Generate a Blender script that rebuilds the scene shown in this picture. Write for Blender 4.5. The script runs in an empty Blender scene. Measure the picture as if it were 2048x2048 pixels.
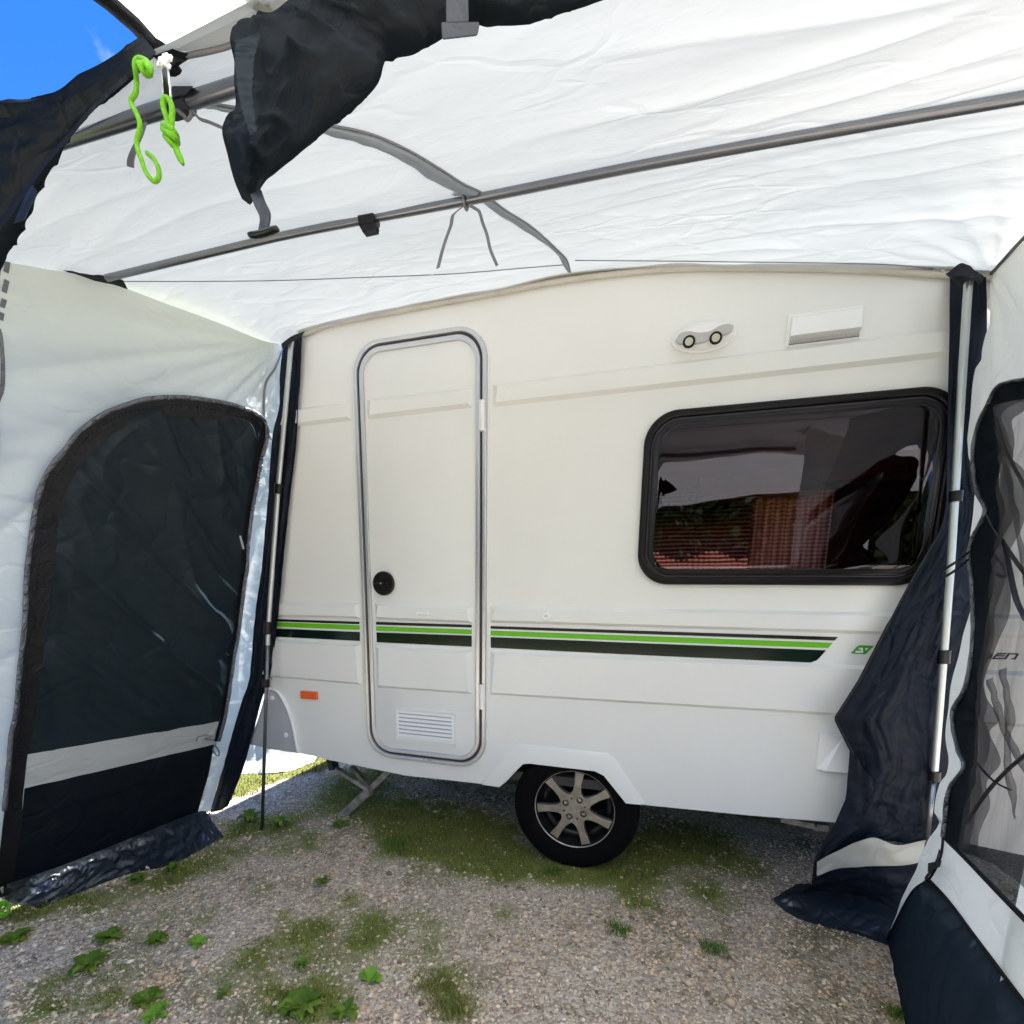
import bpy, bmesh, math, random
import numpy as np
from mathutils import Vector, noise, Matrix
R = math.radians
random.seed(7); rng = np.random.default_rng(7)
scene = bpy.context.scene
col = scene.collection

# ------------------------------------------------------------------ camera
F, CX, CY = 985.0, 1024.0, 1365.0              # focal length and optical centre of the photograph, in its pixels
YAW, PIT, ROL = R(-17.14), R(9.92), R(0.766)
C = np.array([0.0, -2.0, 1.22])
_f = np.array([math.sin(YAW)*math.cos(PIT), math.cos(YAW)*math.cos(PIT), -math.sin(PIT)])
_r = np.array([math.cos(YAW), -math.sin(YAW), 0.0]); _u = np.cross(_r, _f)
AR = _r*math.cos(ROL) + _u*math.sin(ROL); AU = -_r*math.sin(ROL) + _u*math.cos(ROL); AF = _f
cam_d = bpy.data.cameras.new('camera'); cam = bpy.data.objects.new('camera', cam_d); col.objects.link(cam)
m = Matrix(((AR[0], AU[0], -AF[0], C[0]), (AR[1], AU[1], -AF[1], C[1]), (AR[2], AU[2], -AF[2], C[2]), (0, 0, 0, 1)))
cam.matrix_world = m
cam_d.sensor_width = 36; cam_d.lens = F/2048*36; cam_d.shift_y = (CY-1024)/2048; cam_d.clip_start = .02; cam_d.clip_end = 2000
scene.camera = cam

# ------------------------------------------------------------------ light
SUN_DIR = Vector((0.30, 0.50, 1.0)).normalized()      # towards the sun
el = math.asin(SUN_DIR.z); az = math.atan2(SUN_DIR.x, SUN_DIR.y)
w = bpy.data.worlds.new('World'); scene.world = w; w.use_nodes = True
nt = w.node_tree; nt.nodes.clear()
sky = nt.nodes.new('ShaderNodeTexSky'); sky.sky_type = 'NISHITA'; sky.sun_disc = False
sky.sun_elevation = el; sky.sun_rotation = az; sky.air_density = 1.0; sky.dust_density = .2; sky.ozone_density = 3.0; sky.altitude = 300
bg = nt.nodes.new('ShaderNodeBackground'); bg.inputs[1].default_value = .048
wo = nt.nodes.new('ShaderNodeOutputWorld')
tcw = nt.nodes.new('ShaderNodeTexCoord'); mpw = nt.nodes.new('ShaderNodeMapping'); mpw.inputs['Scale'].default_value = (1.0, 1.0, 2.6)
nzw = nt.nodes.new('ShaderNodeTexNoise'); nzw.inputs['Scale'].default_value = 4.2; nzw.inputs['Detail'].default_value = 7; nzw.inputs['Distortion'].default_value = .6
crw = nt.nodes.new('ShaderNodeValToRGB'); crw.color_ramp.elements[0].position = .58; crw.color_ramp.elements[1].position = .82
mxw = nt.nodes.new('ShaderNodeMixRGB'); mxw.inputs[2].default_value = (5.5, 5.9, 6.4, 1)
hsw = nt.nodes.new('ShaderNodeHueSaturation'); hsw.inputs['Saturation'].default_value = 1.36; hsw.inputs['Hue'].default_value = .512; hsw.inputs['Value'].default_value = 1.0
L = nt.links.new
L(tcw.outputs['Generated'], mpw.inputs[0]); L(mpw.outputs[0], nzw.inputs['Vector']); L(nzw.outputs[0], crw.inputs[0])
L(crw.outputs[0], mxw.inputs[0]); L(sky.outputs[0], hsw.inputs['Color']); L(hsw.outputs[0], mxw.inputs[1]); L(mxw.outputs[0], bg.inputs[0]); L(bg.outputs[0], wo.inputs[0])
sd = bpy.data.lights.new('sun', 'SUN'); sd.energy = 4.8; sd.angle = R(.53); sd.color = (1, .985, .965)
so = bpy.data.objects.new('sun', sd); col.objects.link(so); so.rotation_euler = (-SUN_DIR).to_track_quat('-Z', 'Y').to_euler()
scene.view_settings.view_transform = 'Standard'; scene.view_settings.look = 'None'
scene.view_settings.gamma = 1; scene.view_settings.exposure = 2.66
scene.cycles.max_bounces = 14; scene.cycles.diffuse_bounces = 8; scene.cycles.transmission_bounces = 12; scene.cycles.transparent_max_bounces = 24

# ------------------------------------------------------------------ measuring helpers: a sight line met with a real plane
def ray(x, y): return AF*F + AR*(x-CX) - AU*(y-CY)
def hit(x, y, n, d):
    v = ray(x, y); n = np.array(n, float); return C + v*((d - C@n)/(v@n))
def PY(x, y, Y=0.0): return hit(x, y, (0, 1, 0), Y)
def PG(x, y, z=0.0): return hit(x, y, (0, 0, 1), z)
def PL(x, y, off=0.0): return hit(x, y, (1, -.12, -.263), -1.70-.263*2.33+off)      # left awning wall, leaning outwards
def PR(x, y, off=0.0): return hit(x, y, (1, -.25, 0), .86-off)                      # right awning wall
def XZ(x, y): p = PY(x, y); return (p[0], p[2])

# ------------------------------------------------------------------ materials
def mat(name, base, rough=.5, metal=0.0, spec=.5, bump=0.0, bscale=60.0, var=0.0, vscale=6.0, dirt=None, coat=0.0, sheen=0.0):
    mt = bpy.data.materials.new(name); mt.use_nodes = True
    n = mt.node_tree; b = n.nodes['Principled BSDF']; K = n.links.new
    b.inputs['Base Color'].default_value = (*base, 1); b.inputs['Roughness'].default_value = rough
    b.inputs['Metallic'].default_value = metal; b.inputs['Specular IOR Level'].default_value = spec
    b.inputs['Coat Weight'].default_value = coat; b.inputs['Coat Roughness'].default_value = .15
    b.inputs['Sheen Weight'].default_value = sheen
    tc = n.nodes.new('ShaderNodeTexCoord')
    if var or dirt:
        nz = n.nodes.new('ShaderNodeTexNoise'); nz.inputs['Scale'].default_value = vscale; nz.inputs['Detail'].default_value = 6
        nz.inputs['Roughness'].default_value = .6
        K(tc.outputs['Object'], nz.inputs['Vector'])
        cr = n.nodes.new('ShaderNodeValToRGB'); cr.color_ramp.elements[0].position = .35; cr.color_ramp.elements[1].position = .7
        d = dirt or tuple(c*(1-var) for c in base)
        cr.color_ramp.elements[0].color = (*d, 1); cr.color_ramp.elements[1].color = (*base, 1)
        K(nz.outputs[0], cr.inputs[0]); K(cr.outputs[0], b.inputs['Base Color'])
    if bump:
        nb = n.nodes.new('ShaderNodeTexNoise'); nb.inputs['Scale'].default_value = bscale; nb.inputs['Detail'].default_value = 3
        K(tc.outputs['Object'], nb.inputs['Vector'])
        bp = n.nodes.new('ShaderNodeBump'); bp.inputs['Strength'].default_value = bump; bp.inputs['Distance'].default_value = .01
        K(nb.outputs[0], bp.inputs['Height']); K(bp.outputs[0], b.inputs['Normal'])
    return mt

def fabric(name, base, trans, tfac, rough=.5, crease=.5, cscale=5.0, fine=.15, streak=(1, 1, 1), gloss=.06):
    """woven cloth: reflects and lets light through; creases and fine wrinkles as bump"""
    mt = bpy.data.materials.new(name); mt.use_nodes = True
    n = mt.node_tree; n.nodes.clear(); K = n.links.new; N = n.nodes.new
    out = N('ShaderNodeOutputMaterial'); tc = N('ShaderNodeTexCoord')
    mp = N('ShaderNodeMapping'); mp.inputs['Scale'].default_value = streak; K(tc.outputs['Object'], mp.inputs[0])
    dz = N('ShaderNodeTexNoise'); dz.inputs['Scale'].default_value = 3; dz.inputs['Detail'].default_value = 2; K(mp.outputs[0], dz.inputs['Vector'])
    ad = N('ShaderNodeMixRGB'); ad.blend_type = 'ADD'; ad.inputs[0].default_value = .35; K(mp.outputs[0], ad.inputs[1]); K(dz.outputs['Color'], ad.inputs[2])
    vo = N('ShaderNodeTexVoronoi'); vo.feature = 'DISTANCE_TO_EDGE'; vo.inputs['Scale'].default_value = cscale; K(ad.outputs[0], vo.inputs['Vector'])
    mr = N('ShaderNodeMapRange'); mr.inputs[1].default_value = 0; mr.inputs[2].default_value = .10; K(vo.outputs['Distance'], mr.inputs[0])
    nz = N('ShaderNodeTexNoise'); nz.inputs['Scale'].default_value = cscale*1.6; nz.inputs['Detail'].default_value = 5; K(ad.outputs[0], nz.inputs['Vector'])
    mk = N('ShaderNodeTexNoise'); mk.inputs['Scale'].default_value = 2.2; mk.inputs['Detail'].default_value = 1; K(tc.outputs['Object'], mk.inputs['Vector'])
    mk2 = N('ShaderNodeMapRange'); mk2.inputs[1].default_value = .42; mk2.inputs[2].default_value = .62; K(mk.outputs[0], mk2.inputs[0])
    mu = N('ShaderNodeMath'); mu.operation = 'MULTIPLY'; K(mr.outputs[0], mu.inputs[0]); K(mk2.outputs[0], mu.inputs[1])
    b1 = N('ShaderNodeBump'); b1.inputs['Strength'].default_value = crease; b1.inputs['Distance'].default_value = .006; K(mu.outputs[0], b1.inputs['Height'])
    b2 = N('ShaderNodeBump'); b2.inputs['Strength'].default_value = fine; b2.inputs['Distance'].default_value = .02; K(nz.outputs[0], b2.inputs['Height']); K(b1.outputs[0], b2.inputs['Normal'])
    va = N('ShaderNodeTexNoise'); va.inputs['Scale'].default_value = 3.0; va.inputs['Detail'].default_value = 4; K(tc.outputs['Object'], va.inputs['Vector'])
    def shade(c, k):
        x = N('ShaderNodeMixRGB'); x.inputs[1].default_value = (*[v*k for v in c], 1); x.inputs[2].default_value = (*c, 1); K(va.outputs[0], x.inputs[0]); return x.outputs[0]
    df = N('ShaderNodeBsdfDiffuse'); K(shade(base, .86), df.inputs[0]); K(b2.outputs[0], df.inputs['Normal'])
    tr = N('ShaderNodeBsdfTranslucent'); K(shade(trans, .9), tr.inputs[0]); K(b2.outputs[0], tr.inputs['Normal'])
    mx = N('ShaderNodeMixShader'); mx.inputs[0].default_value = tfac; K(df.outputs[0], mx.inputs[1]); K(tr.outputs[0], mx.inputs[2])
    gl = N('ShaderNodeBsdfGlossy'); gl.inputs['Roughness'].default_value = rough; gl.inputs[0].default_value = (.9, .93, 1, 1); K(b2.outputs[0], gl.inputs['Normal'])
    m2 = N('ShaderNodeMixShader'); m2.inputs[0].default_value = gloss; K(mx.outputs[0], m2.inputs[1]); K(gl.outputs[0], m2.inputs[2])
    K(m2.outputs[0], out.inputs[0]); return mt

M = {}
M['gelcoat'] = mat('gelcoat', (.835, .85, .83), .34, var=.05, vscale=1.6, bump=.03, bscale=90, coat=.15)
M['gelcoat_door'] = mat('gelcoat_door', (.815, .835, .82), .42, var=.05, vscale=2.4, bump=.05, bscale=140)
M['white_plastic'] = mat('white_plastic', (.90, .91, .91), .35, var=.04)
M['grey_plastic'] = mat('grey_plastic', (.50, .52, .56), .45, var=.08)
M['aluminium'] = mat('aluminium', (.66, .67, .69), .32, metal=.75, var=.06, vscale=20)
M['anodised'] = mat('anodised', (.24, .25, .27), .3, metal=.85, var=.12, vscale=14)
M['pole_light'] = mat('pole_light', (.52, .56, .56), .33, metal=.7, var=.08, vscale=14)
M['rubber'] = mat('rubber', (.004, .004, .0045), .36, bump=.05, spec=.25)
M['tyre'] = mat('tyre', (.003, .003, .0033), .9, spec=.15, var=.35, vscale=30, bump=.2, bscale=80)
M['black_plastic'] = mat('black_plastic', (.004, .004, .0045), .30, spec=.35)
M['purple_seal'] = mat('purple_seal', (.045, .035, .05), .4)
M['green'] = mat('green_vinyl', (.13, .50, .004), .38)
M['dark_green'] = mat('dark_green_vinyl', (.002, .016, .009), .15, var=.4, vscale=5)
M['black_vinyl'] = mat('black_vinyl', (.012, .011, .012), .25)
M['logo_green'] = mat('logo_green', (.06, .33, .03), .35)
M['white_vinyl'] = mat('white_vinyl', (.78, .86, .74), .4)
M['letter'] = mat('letter_black', (.02, .02, .022), .4)
M['orange'] = mat('orange_lens', (.85, .12, .008), .25, coat=.5)
M['lens'] = mat('lamp_lens', (.55, .54, .42), .12, bump=.3, bscale=200)
M['mirror_grey'] = mat('lamp_face_grey', (.50, .50, .48), .35, metal=.1)
M['dirty_steel'] = mat('galvanised_steel', (.55, .55, .52), .45, metal=.4, dirt=(.26, .24, .20), vscale=30)
M['dark_steel'] = mat('chassis_steel', (.05, .05, .05), .6, metal=.3)
M['alloy'] = mat('machined_alloy', (.56, .545, .49), .30, metal=.75, dirt=(.36, .33, .27), vscale=22)
M['alloy_dark'] = mat('alloy_dark_paint', (.012, .012, .013), .3, metal=.2)
M['rope'] = mat('green_rope', (.27, .80, .008), .6, bump=.8, bscale=900, var=.3, vscale=220)
M['cream_rail'] = mat('cream_rail', (.66, .64, .56), .5, var=.15, vscale=12)
M['cloth_white'] = fabric('cloth_white_roof', (.78, .80, .785), (.475, .515, .53), .13, .32, crease=.35, cscale=4.0, fine=.18, streak=(1.0, 2.6, 1.0), gloss=.04)
M['cloth_canopy'] = fabric('cloth_white_canopy', (.78, .79, .77), (.70, .70, .67), .46, .32, crease=.3, cscale=4.0, fine=.2, gloss=.04)  # lets extra light through, raised to brighten the ground and wall below
M['cloth_side'] = fabric('cloth_white_side', (.77, .80, .795), (.62, .67, .675), .35, .35, crease=.5, cscale=5.0, fine=.35, streak=(1, 1, 1.8), gloss=.05)
M['cloth_navy'] = fabric('cloth_navy', (.007, .011, .020), (.01, .015, .02), .04, .45, crease=.5, cscale=11, fine=.4, gloss=.014)
M['cloth_dark'] = fabric('cloth_charcoal', (.009, .012, .017), (.01, .013, .016), .05, .42, crease=.5, cscale=9, fine=.4, gloss=.014)
M['cloth_panel'] = fabric('cloth_slate_panel', (.016, .026, .033), (.012, .017, .02), .08, .45, crease=.4, cscale=5.0, fine=.4, gloss=.016)
M['cloth_roll'] = fabric('cloth_rolled', (.009, .013, .017), (.008, .01, .012), .03, .5, crease=.4, cscale=12, fine=.5, gloss=.012)
M['pvc'] = fabric('mud_flap_pvc', (.022, .029, .037), (.01, .012, .015), .05, .30, crease=.35, cscale=8, fine=.3, gloss=.07)
M['cloth_foot'] = fabric('cloth_blue_slate', (.016, .027, .042), (.01, .015, .02), .05, .4, crease=.4, cscale=7, fine=.3, gloss=.02)
M['zip'] = fabric('zip_tape', (.006, .006, .007), (.0, .0, .0), .0, .5, crease=.2, cscale=30, fine=.2, gloss=.03)
M['zip_edge'] = fabric('piped_zip_edge', (.10, .11, .13), (.02, .02, .02), .05, .28, crease=1.0, cscale=26, fine=1.0, gloss=.13)
M['beige_band'] = fabric('cloth_beige_band', (.52, .51, .45), (.3, .3, .28), .2, .4, crease=.4, cscale=8, fine=.4)
M['strap_grey'] = fabric('grey_webbing', (.26, .26, .27), (.2, .2, .2), .2, .5, crease=.2, cscale=20, fine=.3)
M['strap_dark'] = fabric('dark_webbing', (.016, .018, .022), (.02, .02, .02), .1, .5, crease=.2, cscale=20, fine=.3)
M['sleeve'] = fabric('roof_sleeve_cloth', (.42, .46, .49), (.26, .30, .33), .4, .35, crease=.4, cscale=9, fine=.4, gloss=.05)
M['seam'] = fabric('roof_seam_tape', (.36, .36, .40), (.25, .25, .28), .4, .4, crease=.2, cscale=9, fine=.3)

# window glass: tinted acrylic
g = bpy.data.materials.new('tinted_acrylic'); g.use_nodes = True; n = g.node_tree; n.nodes.clear()
o_ = n.nodes.new('ShaderNodeOutputMaterial'); tp = n.nodes.new('ShaderNodeBsdfTransparent'); tp.inputs[0].default_value = (.27, .19, .20, 1)
gl = n.nodes.new('ShaderNodeBsdfGlossy'); gl.inputs['Roughness'].default_value = .012; gl.inputs[0].default_value = (.92, .88, .95, 1)
fr = n.nodes.new('ShaderNodeFresnel'); fr.inputs[0].default_value = 1.50
tcg = n.nodes.new('ShaderNodeTexCoord'); ng = n.nodes.new('ShaderNodeTexNoise'); ng.inputs['Scale'].default_value = 3.2; ng.inputs['Detail'].default_value = 1
bg_ = n.nodes.new('ShaderNodeBump'); bg_.inputs['Strength'].default_value = .35; bg_.inputs['Distance'].default_value = .012
mg = n.nodes.new('ShaderNodeMixShader')
K = n.links.new; K(tcg.outputs['Object'], ng.inputs['Vector']); K(ng.outputs[0], bg_.inputs['Height']); K(bg_.outputs[0], gl.inputs['Normal']); K(bg_.outputs[0], fr.inputs['Normal'])
K(fr.outputs[0], mg.inputs[0]); K(tp.outputs[0], mg.inputs[1]); K(gl.outputs[0], mg.inputs[2]); K(mg.outputs[0], o_.inputs[0])
M['glass'] = g

# insect mesh: a fine black net
def mesh_mat(name, dens, colr):
    mm = bpy.data.materials.new(name); mm.use_nodes = True; n = mm.node_tree; n.nodes.clear(); K = n.links.new; N = n.nodes.new
    o = N('ShaderNodeOutputMaterial'); t = N('ShaderNodeBsdfTransparent'); d = N('ShaderNodeBsdfDiffuse'); d.inputs[0].default_value = (*colr, 1)
    lw = N('ShaderNodeLayerWeight'); lw.inputs[0].default_value = .32
    tc = N('ShaderNodeTexCoord')
    mr = N('ShaderNodeMapRange'); mr.inputs[3].default_value = dens; mr.inputs[4].default_value = min(1, dens+.3); K(lw.outputs['Facing'], mr.inputs[0])
    mp = N('ShaderNodeMapping'); mp.inputs['Rotation'].default_value = (R(28), 0, 0); mp.inputs['Scale'].default_value = (1, 3.2, 1.0); K(tc.outputs['Object'], mp.inputs[0])
    nz = N('ShaderNodeTexNoise'); nz.inputs['Scale'].default_value = 9; nz.inputs['Detail'].default_value = 1.5; nz.inputs['Distortion'].default_value = .4; K(mp.outputs[0], nz.inputs['Vector'])
    sb = N('ShaderNodeMath'); sb.operation = 'SUBTRACT'; sb.inputs[1].default_value = .5; K(nz.outputs[0], sb.inputs[0])
    ab = N('ShaderNodeMath'); ab.operation = 'ABSOLUTE'; K(sb.outputs[0], ab.inputs[0])
    m3 = N('ShaderNodeMapRange'); m3.inputs[1].default_value = 0; m3.inputs[2].default_value = .05; m3.inputs[3].default_value = .03; m3.inputs[4].default_value = 0; K(ab.outputs[0], m3.inputs[0])
    mx = N('ShaderNodeMath'); mx.operation = 'ADD'; mx.use_clamp = True; K(mr.outputs[0], mx.inputs[0]); K(m3.outputs[0], mx.inputs[1])
    s = N('ShaderNodeMixShader'); K(mx.outputs[0], s.inputs[0]); K(t.outputs[0], s.inputs[1]); K(d.outputs[0], s.inputs[2]); K(s.outputs[0], o.inputs[0]); return mm
M['net'] = mesh_mat('insect_net', .52, (.05, .05, .055))

# ------------------------------------------------------------------ object helpers
def tag(o, label=None, cat=None, group=None, kind=None):
    if label: o['label'] = label
    if cat: o['category'] = cat
    if group: o['group'] = group
    if kind: o['kind'] = kind
    return o
def mesh_obj(name, v, f, m, parent=None, smooth=False):
    me = bpy.data.meshes.new(name); me.from_pydata([tuple(map(float, p)) for p in v], [], f); me.update()
    if smooth: me.polygons.foreach_set('use_smooth', [True]*len(me.polygons))
    o = bpy.data.objects.new(name, me); col.objects.link(o)
    if m: me.materials.append(m)
    if parent is not None: put(o, parent)
    return o
def put(o, parent):
    o.parent = parent; o.matrix_parent_inverse = Matrix.Translation(-Vector(world_loc(parent)))
    return o
def world_loc(o): return o.location if o.type == 'EMPTY' else (0, 0, 0)
def empty(name, loc=(0, 0, 0)):
    o = bpy.data.objects.new(name, None); o.empty_display_size = .1; o.location = loc; col.objects.link(o); return o
class MB:
    def __init__(s): s.v = []; s.f = []
    def add(s, v, f):
        k = len(s.v); s.v += [tuple(map(float, p)) for p in v]; s.f += [tuple(i+k for i in q) for q in f]; return s
    def box(s, x0, x1, y0, y1, z0, z1):
        return s.add([(x0, y0, z0), (x1, y0, z0), (x1, y1, z0), (x0, y1, z0), (x0, y0, z1), (x1, y0, z1), (x1, y1, z1), (x0, y1, z1)],
                     [(0, 3, 2, 1), (4, 5, 6, 7), (0, 1, 5, 4), (1, 2, 6, 5), (2, 3, 7, 6), (3, 0, 4, 7)])
    def hexa(s, a, b):   # two quads of four points, joined
        return s.add(list(a)+list(b), [(0, 1, 2, 3), (7, 6, 5, 4), (0, 4, 5, 1), (1, 5, 6, 2), (2, 6, 7, 3), (3, 7, 4, 0)])
    def tube(s, pts, r, n=12, cap=True, closed=False, flat=1.0):
        pts = [Vector(p) for p in pts]; N = len(pts); rs = r if hasattr(r, '__len__') else [r]*N
        up = Vector((0, 0, 1)); rings = []; prev = None
        for i, p in enumerate(pts):
            if closed: t = pts[(i+1) % N]-pts[i-1]
            else: t = pts[min(i+1, N-1)]-pts[max(i-1, 0)]
            t.normalize()
            if prev is None:
                a = t.cross(up)
                if a.length < .1: a = t.cross(Vector((1, 0, 0)))
            else: a = prev - t*prev.dot(t)
            a.normalize(); b = t.cross(a); prev = a
            rings.append([p + a*math.cos(2*math.pi*k/n)*rs[i] + b*math.sin(2*math.pi*k/n)*rs[i]*flat for k in range(n)])
        v = [q for ring in rings for q in ring]; f = []
        for i in range(N if closed else N-1):
            j = (i+1) % N
            for k in range(n): f.append((i*n+k, i*n+(k+1) % n, j*n+(k+1) % n, j*n+k))
        if cap and not closed: f.append(tuple(range(n-1, -1, -1))); f.append(tuple((N-1)*n+k for k in range(n)))
        return s.add(v, f)
    def build(s, name, m, parent=None, smooth=False, bevel=0.0):
        o = mesh_obj(name, s.v, s.f, m, parent, smooth)
        if bevel:
            b = o.modifiers.new('bevel', 'BEVEL'); b.width = bevel; b.segments = 2; b.limit_method = 'ANGLE'; b.angle_limit = R(35)
        return o
def smooth_angle(o, a=40):
    me = o.data; bm = bmesh.new(); bm.from_mesh(me)
    for e in bm.edges:
        if len(e.link_faces) == 2 and e.calc_face_angle(0) > R(a): e.smooth = False
    for f in bm.faces: f.smooth = True
    bm.to_mesh(me); bm.free(); return o
def plate(outlines, y0, y1, bevel=0.0, res=1):
    """flat plate standing in the wall's plane: first outline solid, the rest holes; outlines are (x, z); spans y0 (outside) to y1"""
    cu = bpy.data.curves.new('tmp', 'CURVE'); cu.dimensions = '2D'; cu.fill_mode = 'BOTH'
    for ol in outlines:
        sp = cu.splines.new('POLY'); sp.points.add(len(ol)-1)
        for i, (x, z) in enumerate(ol): sp.points[i].co = (x, z, 0, 1)
        sp.use_cyclic_u = True
    cu.extrude = max(abs(y1-y0)/2 - bevel, 0); cu.bevel_depth = bevel; cu.offset = -bevel; cu.bevel_resolution = res
    o = bpy.data.objects.new('tmp', cu); col.objects.link(o); dg = bpy.context.evaluated_depsgraph_get(); dg.update()
    me = bpy.data.meshes.new_from_object(o.evaluated_get(dg)); yc = (y0+y1)/2
    v = [(p.co.x, yc-p.co.z, p.co.y) for p in me.vertices]; f = [tuple(q.vertices) for q in me.polygons]
    bpy.data.objects.remove(o); bpy.data.curves.remove(cu); bpy.data.meshes.remove(me)
    return v, f
def merged(v, f, d=1e-5):
    bm = bmesh.new(); vs = [bm.verts.new(p) for p in v]
    for q in f:
        try: bm.faces.new([vs[i] for i in q])
        except ValueError: pass
    bmesh.ops.remove_doubles(bm, verts=bm.verts, dist=d); bmesh.ops.recalc_face_normals(bm, faces=bm.faces); return bm
def plate_obj(name, outlines, y0, y1, m, parent=None, bevel=0.0):
    v, f = plate(outlines, y0, y1, bevel); bm = merged(v, f); me = bpy.data.meshes.new(name); bm.to_mesh(me); bm.free()
    o = bpy.data.objects.new(name, me); col.objects.link(o); me.materials.append(m)
    if parent is not None: put(o, parent)
    return o
def rrect(x0, x1, z0, z1, r, n=10):
    out = []
    for cx, cz, a0 in ((x1-r, z1-r, 0), (x0+r, z1-r, 90), (x0+r, z0+r, 180), (x1-r, z0+r, 270)):
        for k in range(n+1):
            a = R(a0+90*k/n); out.append((cx+r*math.cos(a), cz+r*math.sin(a)))
    return out
def cr(pts, n, closed=False):
    """Catmull-Rom through the points, n samples evenly by length"""
    P = np.array(pts, float)
    if len(P) == 2: t = np.linspace(0, 1, n)[:, None]; return P[0]*(1-t)+P[1]*t
    Q = np.vstack([2*P[0]-P[1], P, 2*P[-1]-P[-2]]); out = []
    for i in range(1, len(Q)-2):
        for t in np.linspace(0, 1, 14, endpoint=False):
            a, b, c, d = Q[i-1], Q[i], Q[i+1], Q[i+2]
            out.append(.5*((2*b)+(-a+c)*t+(2*a-5*b+4*c-d)*t*t+(-a+3*b-3*c+d)*t**3))
    out.append(P[-1]); O = np.array(out); s = np.r_[0, np.cumsum(np.linalg.norm(np.diff(O, axis=0), axis=1))]
    tt = np.linspace(0, s[-1], n); return np.stack([np.interp(tt, s, O[:, k]) for k in range(O.shape[1])], 1)
def poly(pts, n):
    O = np.array(pts, float); s = np.r_[0, np.cumsum(np.linalg.norm(np.diff(O, axis=0), axis=1))]
    tt = np.linspace(0, s[-1], n); return np.stack([np.interp(tt, s, O[:, k]) for k in range(O.shape[1])], 1)
def nz(x, y, z=0.0): return noise.noise((float(x), float(y), float(z)))
def rid(x, y, z=0.0, p=3): return (1-abs(noise.noise((float(x), float(y), float(z)))))**p
def grid_obj(name, G, m, parent=None, disp=None, keep=None):
    """G: (nv, nu, 3) points of a cloth; disp(u, v, point) pushes it along its normal"""
    G = np.array(G); nv, nu, _ = G.shape
    if disp:
        du = np.gradient(G, axis=1); dv = np.gradient(G, axis=0); Nn = np.cross(du, dv); Nn /= (np.linalg.norm(Nn, axis=2, keepdims=True)+1e-12)
        D = np.array([[disp(i/(nu-1), j/(nv-1), G[j, i]) for i in range(nu)] for j in range(nv)])
        G = G + Nn*D[..., None]
    f = [(j*nu+i, j*nu+i+1, (j+1)*nu+i+1, (j+1)*nu+i) for j in range(nv-1) for i in range(nu-1) if keep is None or keep(G[j, i])]
    return mesh_obj(name, G.reshape(-1, 3), f, m, parent, True)
def loft(rows, nu, nv, curve=True, vlin=False):
    A = np.array([(cr if curve else poly)(r, nu) for r in rows])
    if len(rows) == 2: t = np.linspace(0, 1, nv)[:, None, None]; return A[0][None]*(1-t)+A[1][None]*t
    return np.stack([(poly if vlin else cr)(A[:, i], nv) for i in range(nu)], 1)
def ribbon(name, pts, wv, m, parent=None, n=24, twist=None):
    """thin strap with real thickness along pts; wv half-width vector(s)"""
    P = cr(pts, n); b = MB(); W = np.array(wv, float)
    for i in range(n-1):
        w0 = W if W.ndim == 1 else cr(W, n)[i]; w1 = W if W.ndim == 1 else cr(W, n)[i+1]
        t = np.array([0, .0012, 0]); a = [P[i]-w0-t, P[i]+w0-t, P[i]+w0+t, P[i]-w0+t]; c = [P[i+1]-w1-t, P[i+1]+w1-t, P[i+1]+w1+t, P[i+1]-w1+t]
        b.hexa(a, c)
    return b.build(name, m, parent)
def inside(pt, pl):
    x, y = pt; c = False; j = len(pl)-1
    for i in range(len(pl)):
        if (pl[i][1] > y) != (pl[j][1] > y) and x < (pl[j][0]-pl[i][0])*(y-pl[i][1])/(pl[j][1]-pl[i][1])+pl[i][0]: c = not c
        j = i
    return c

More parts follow.
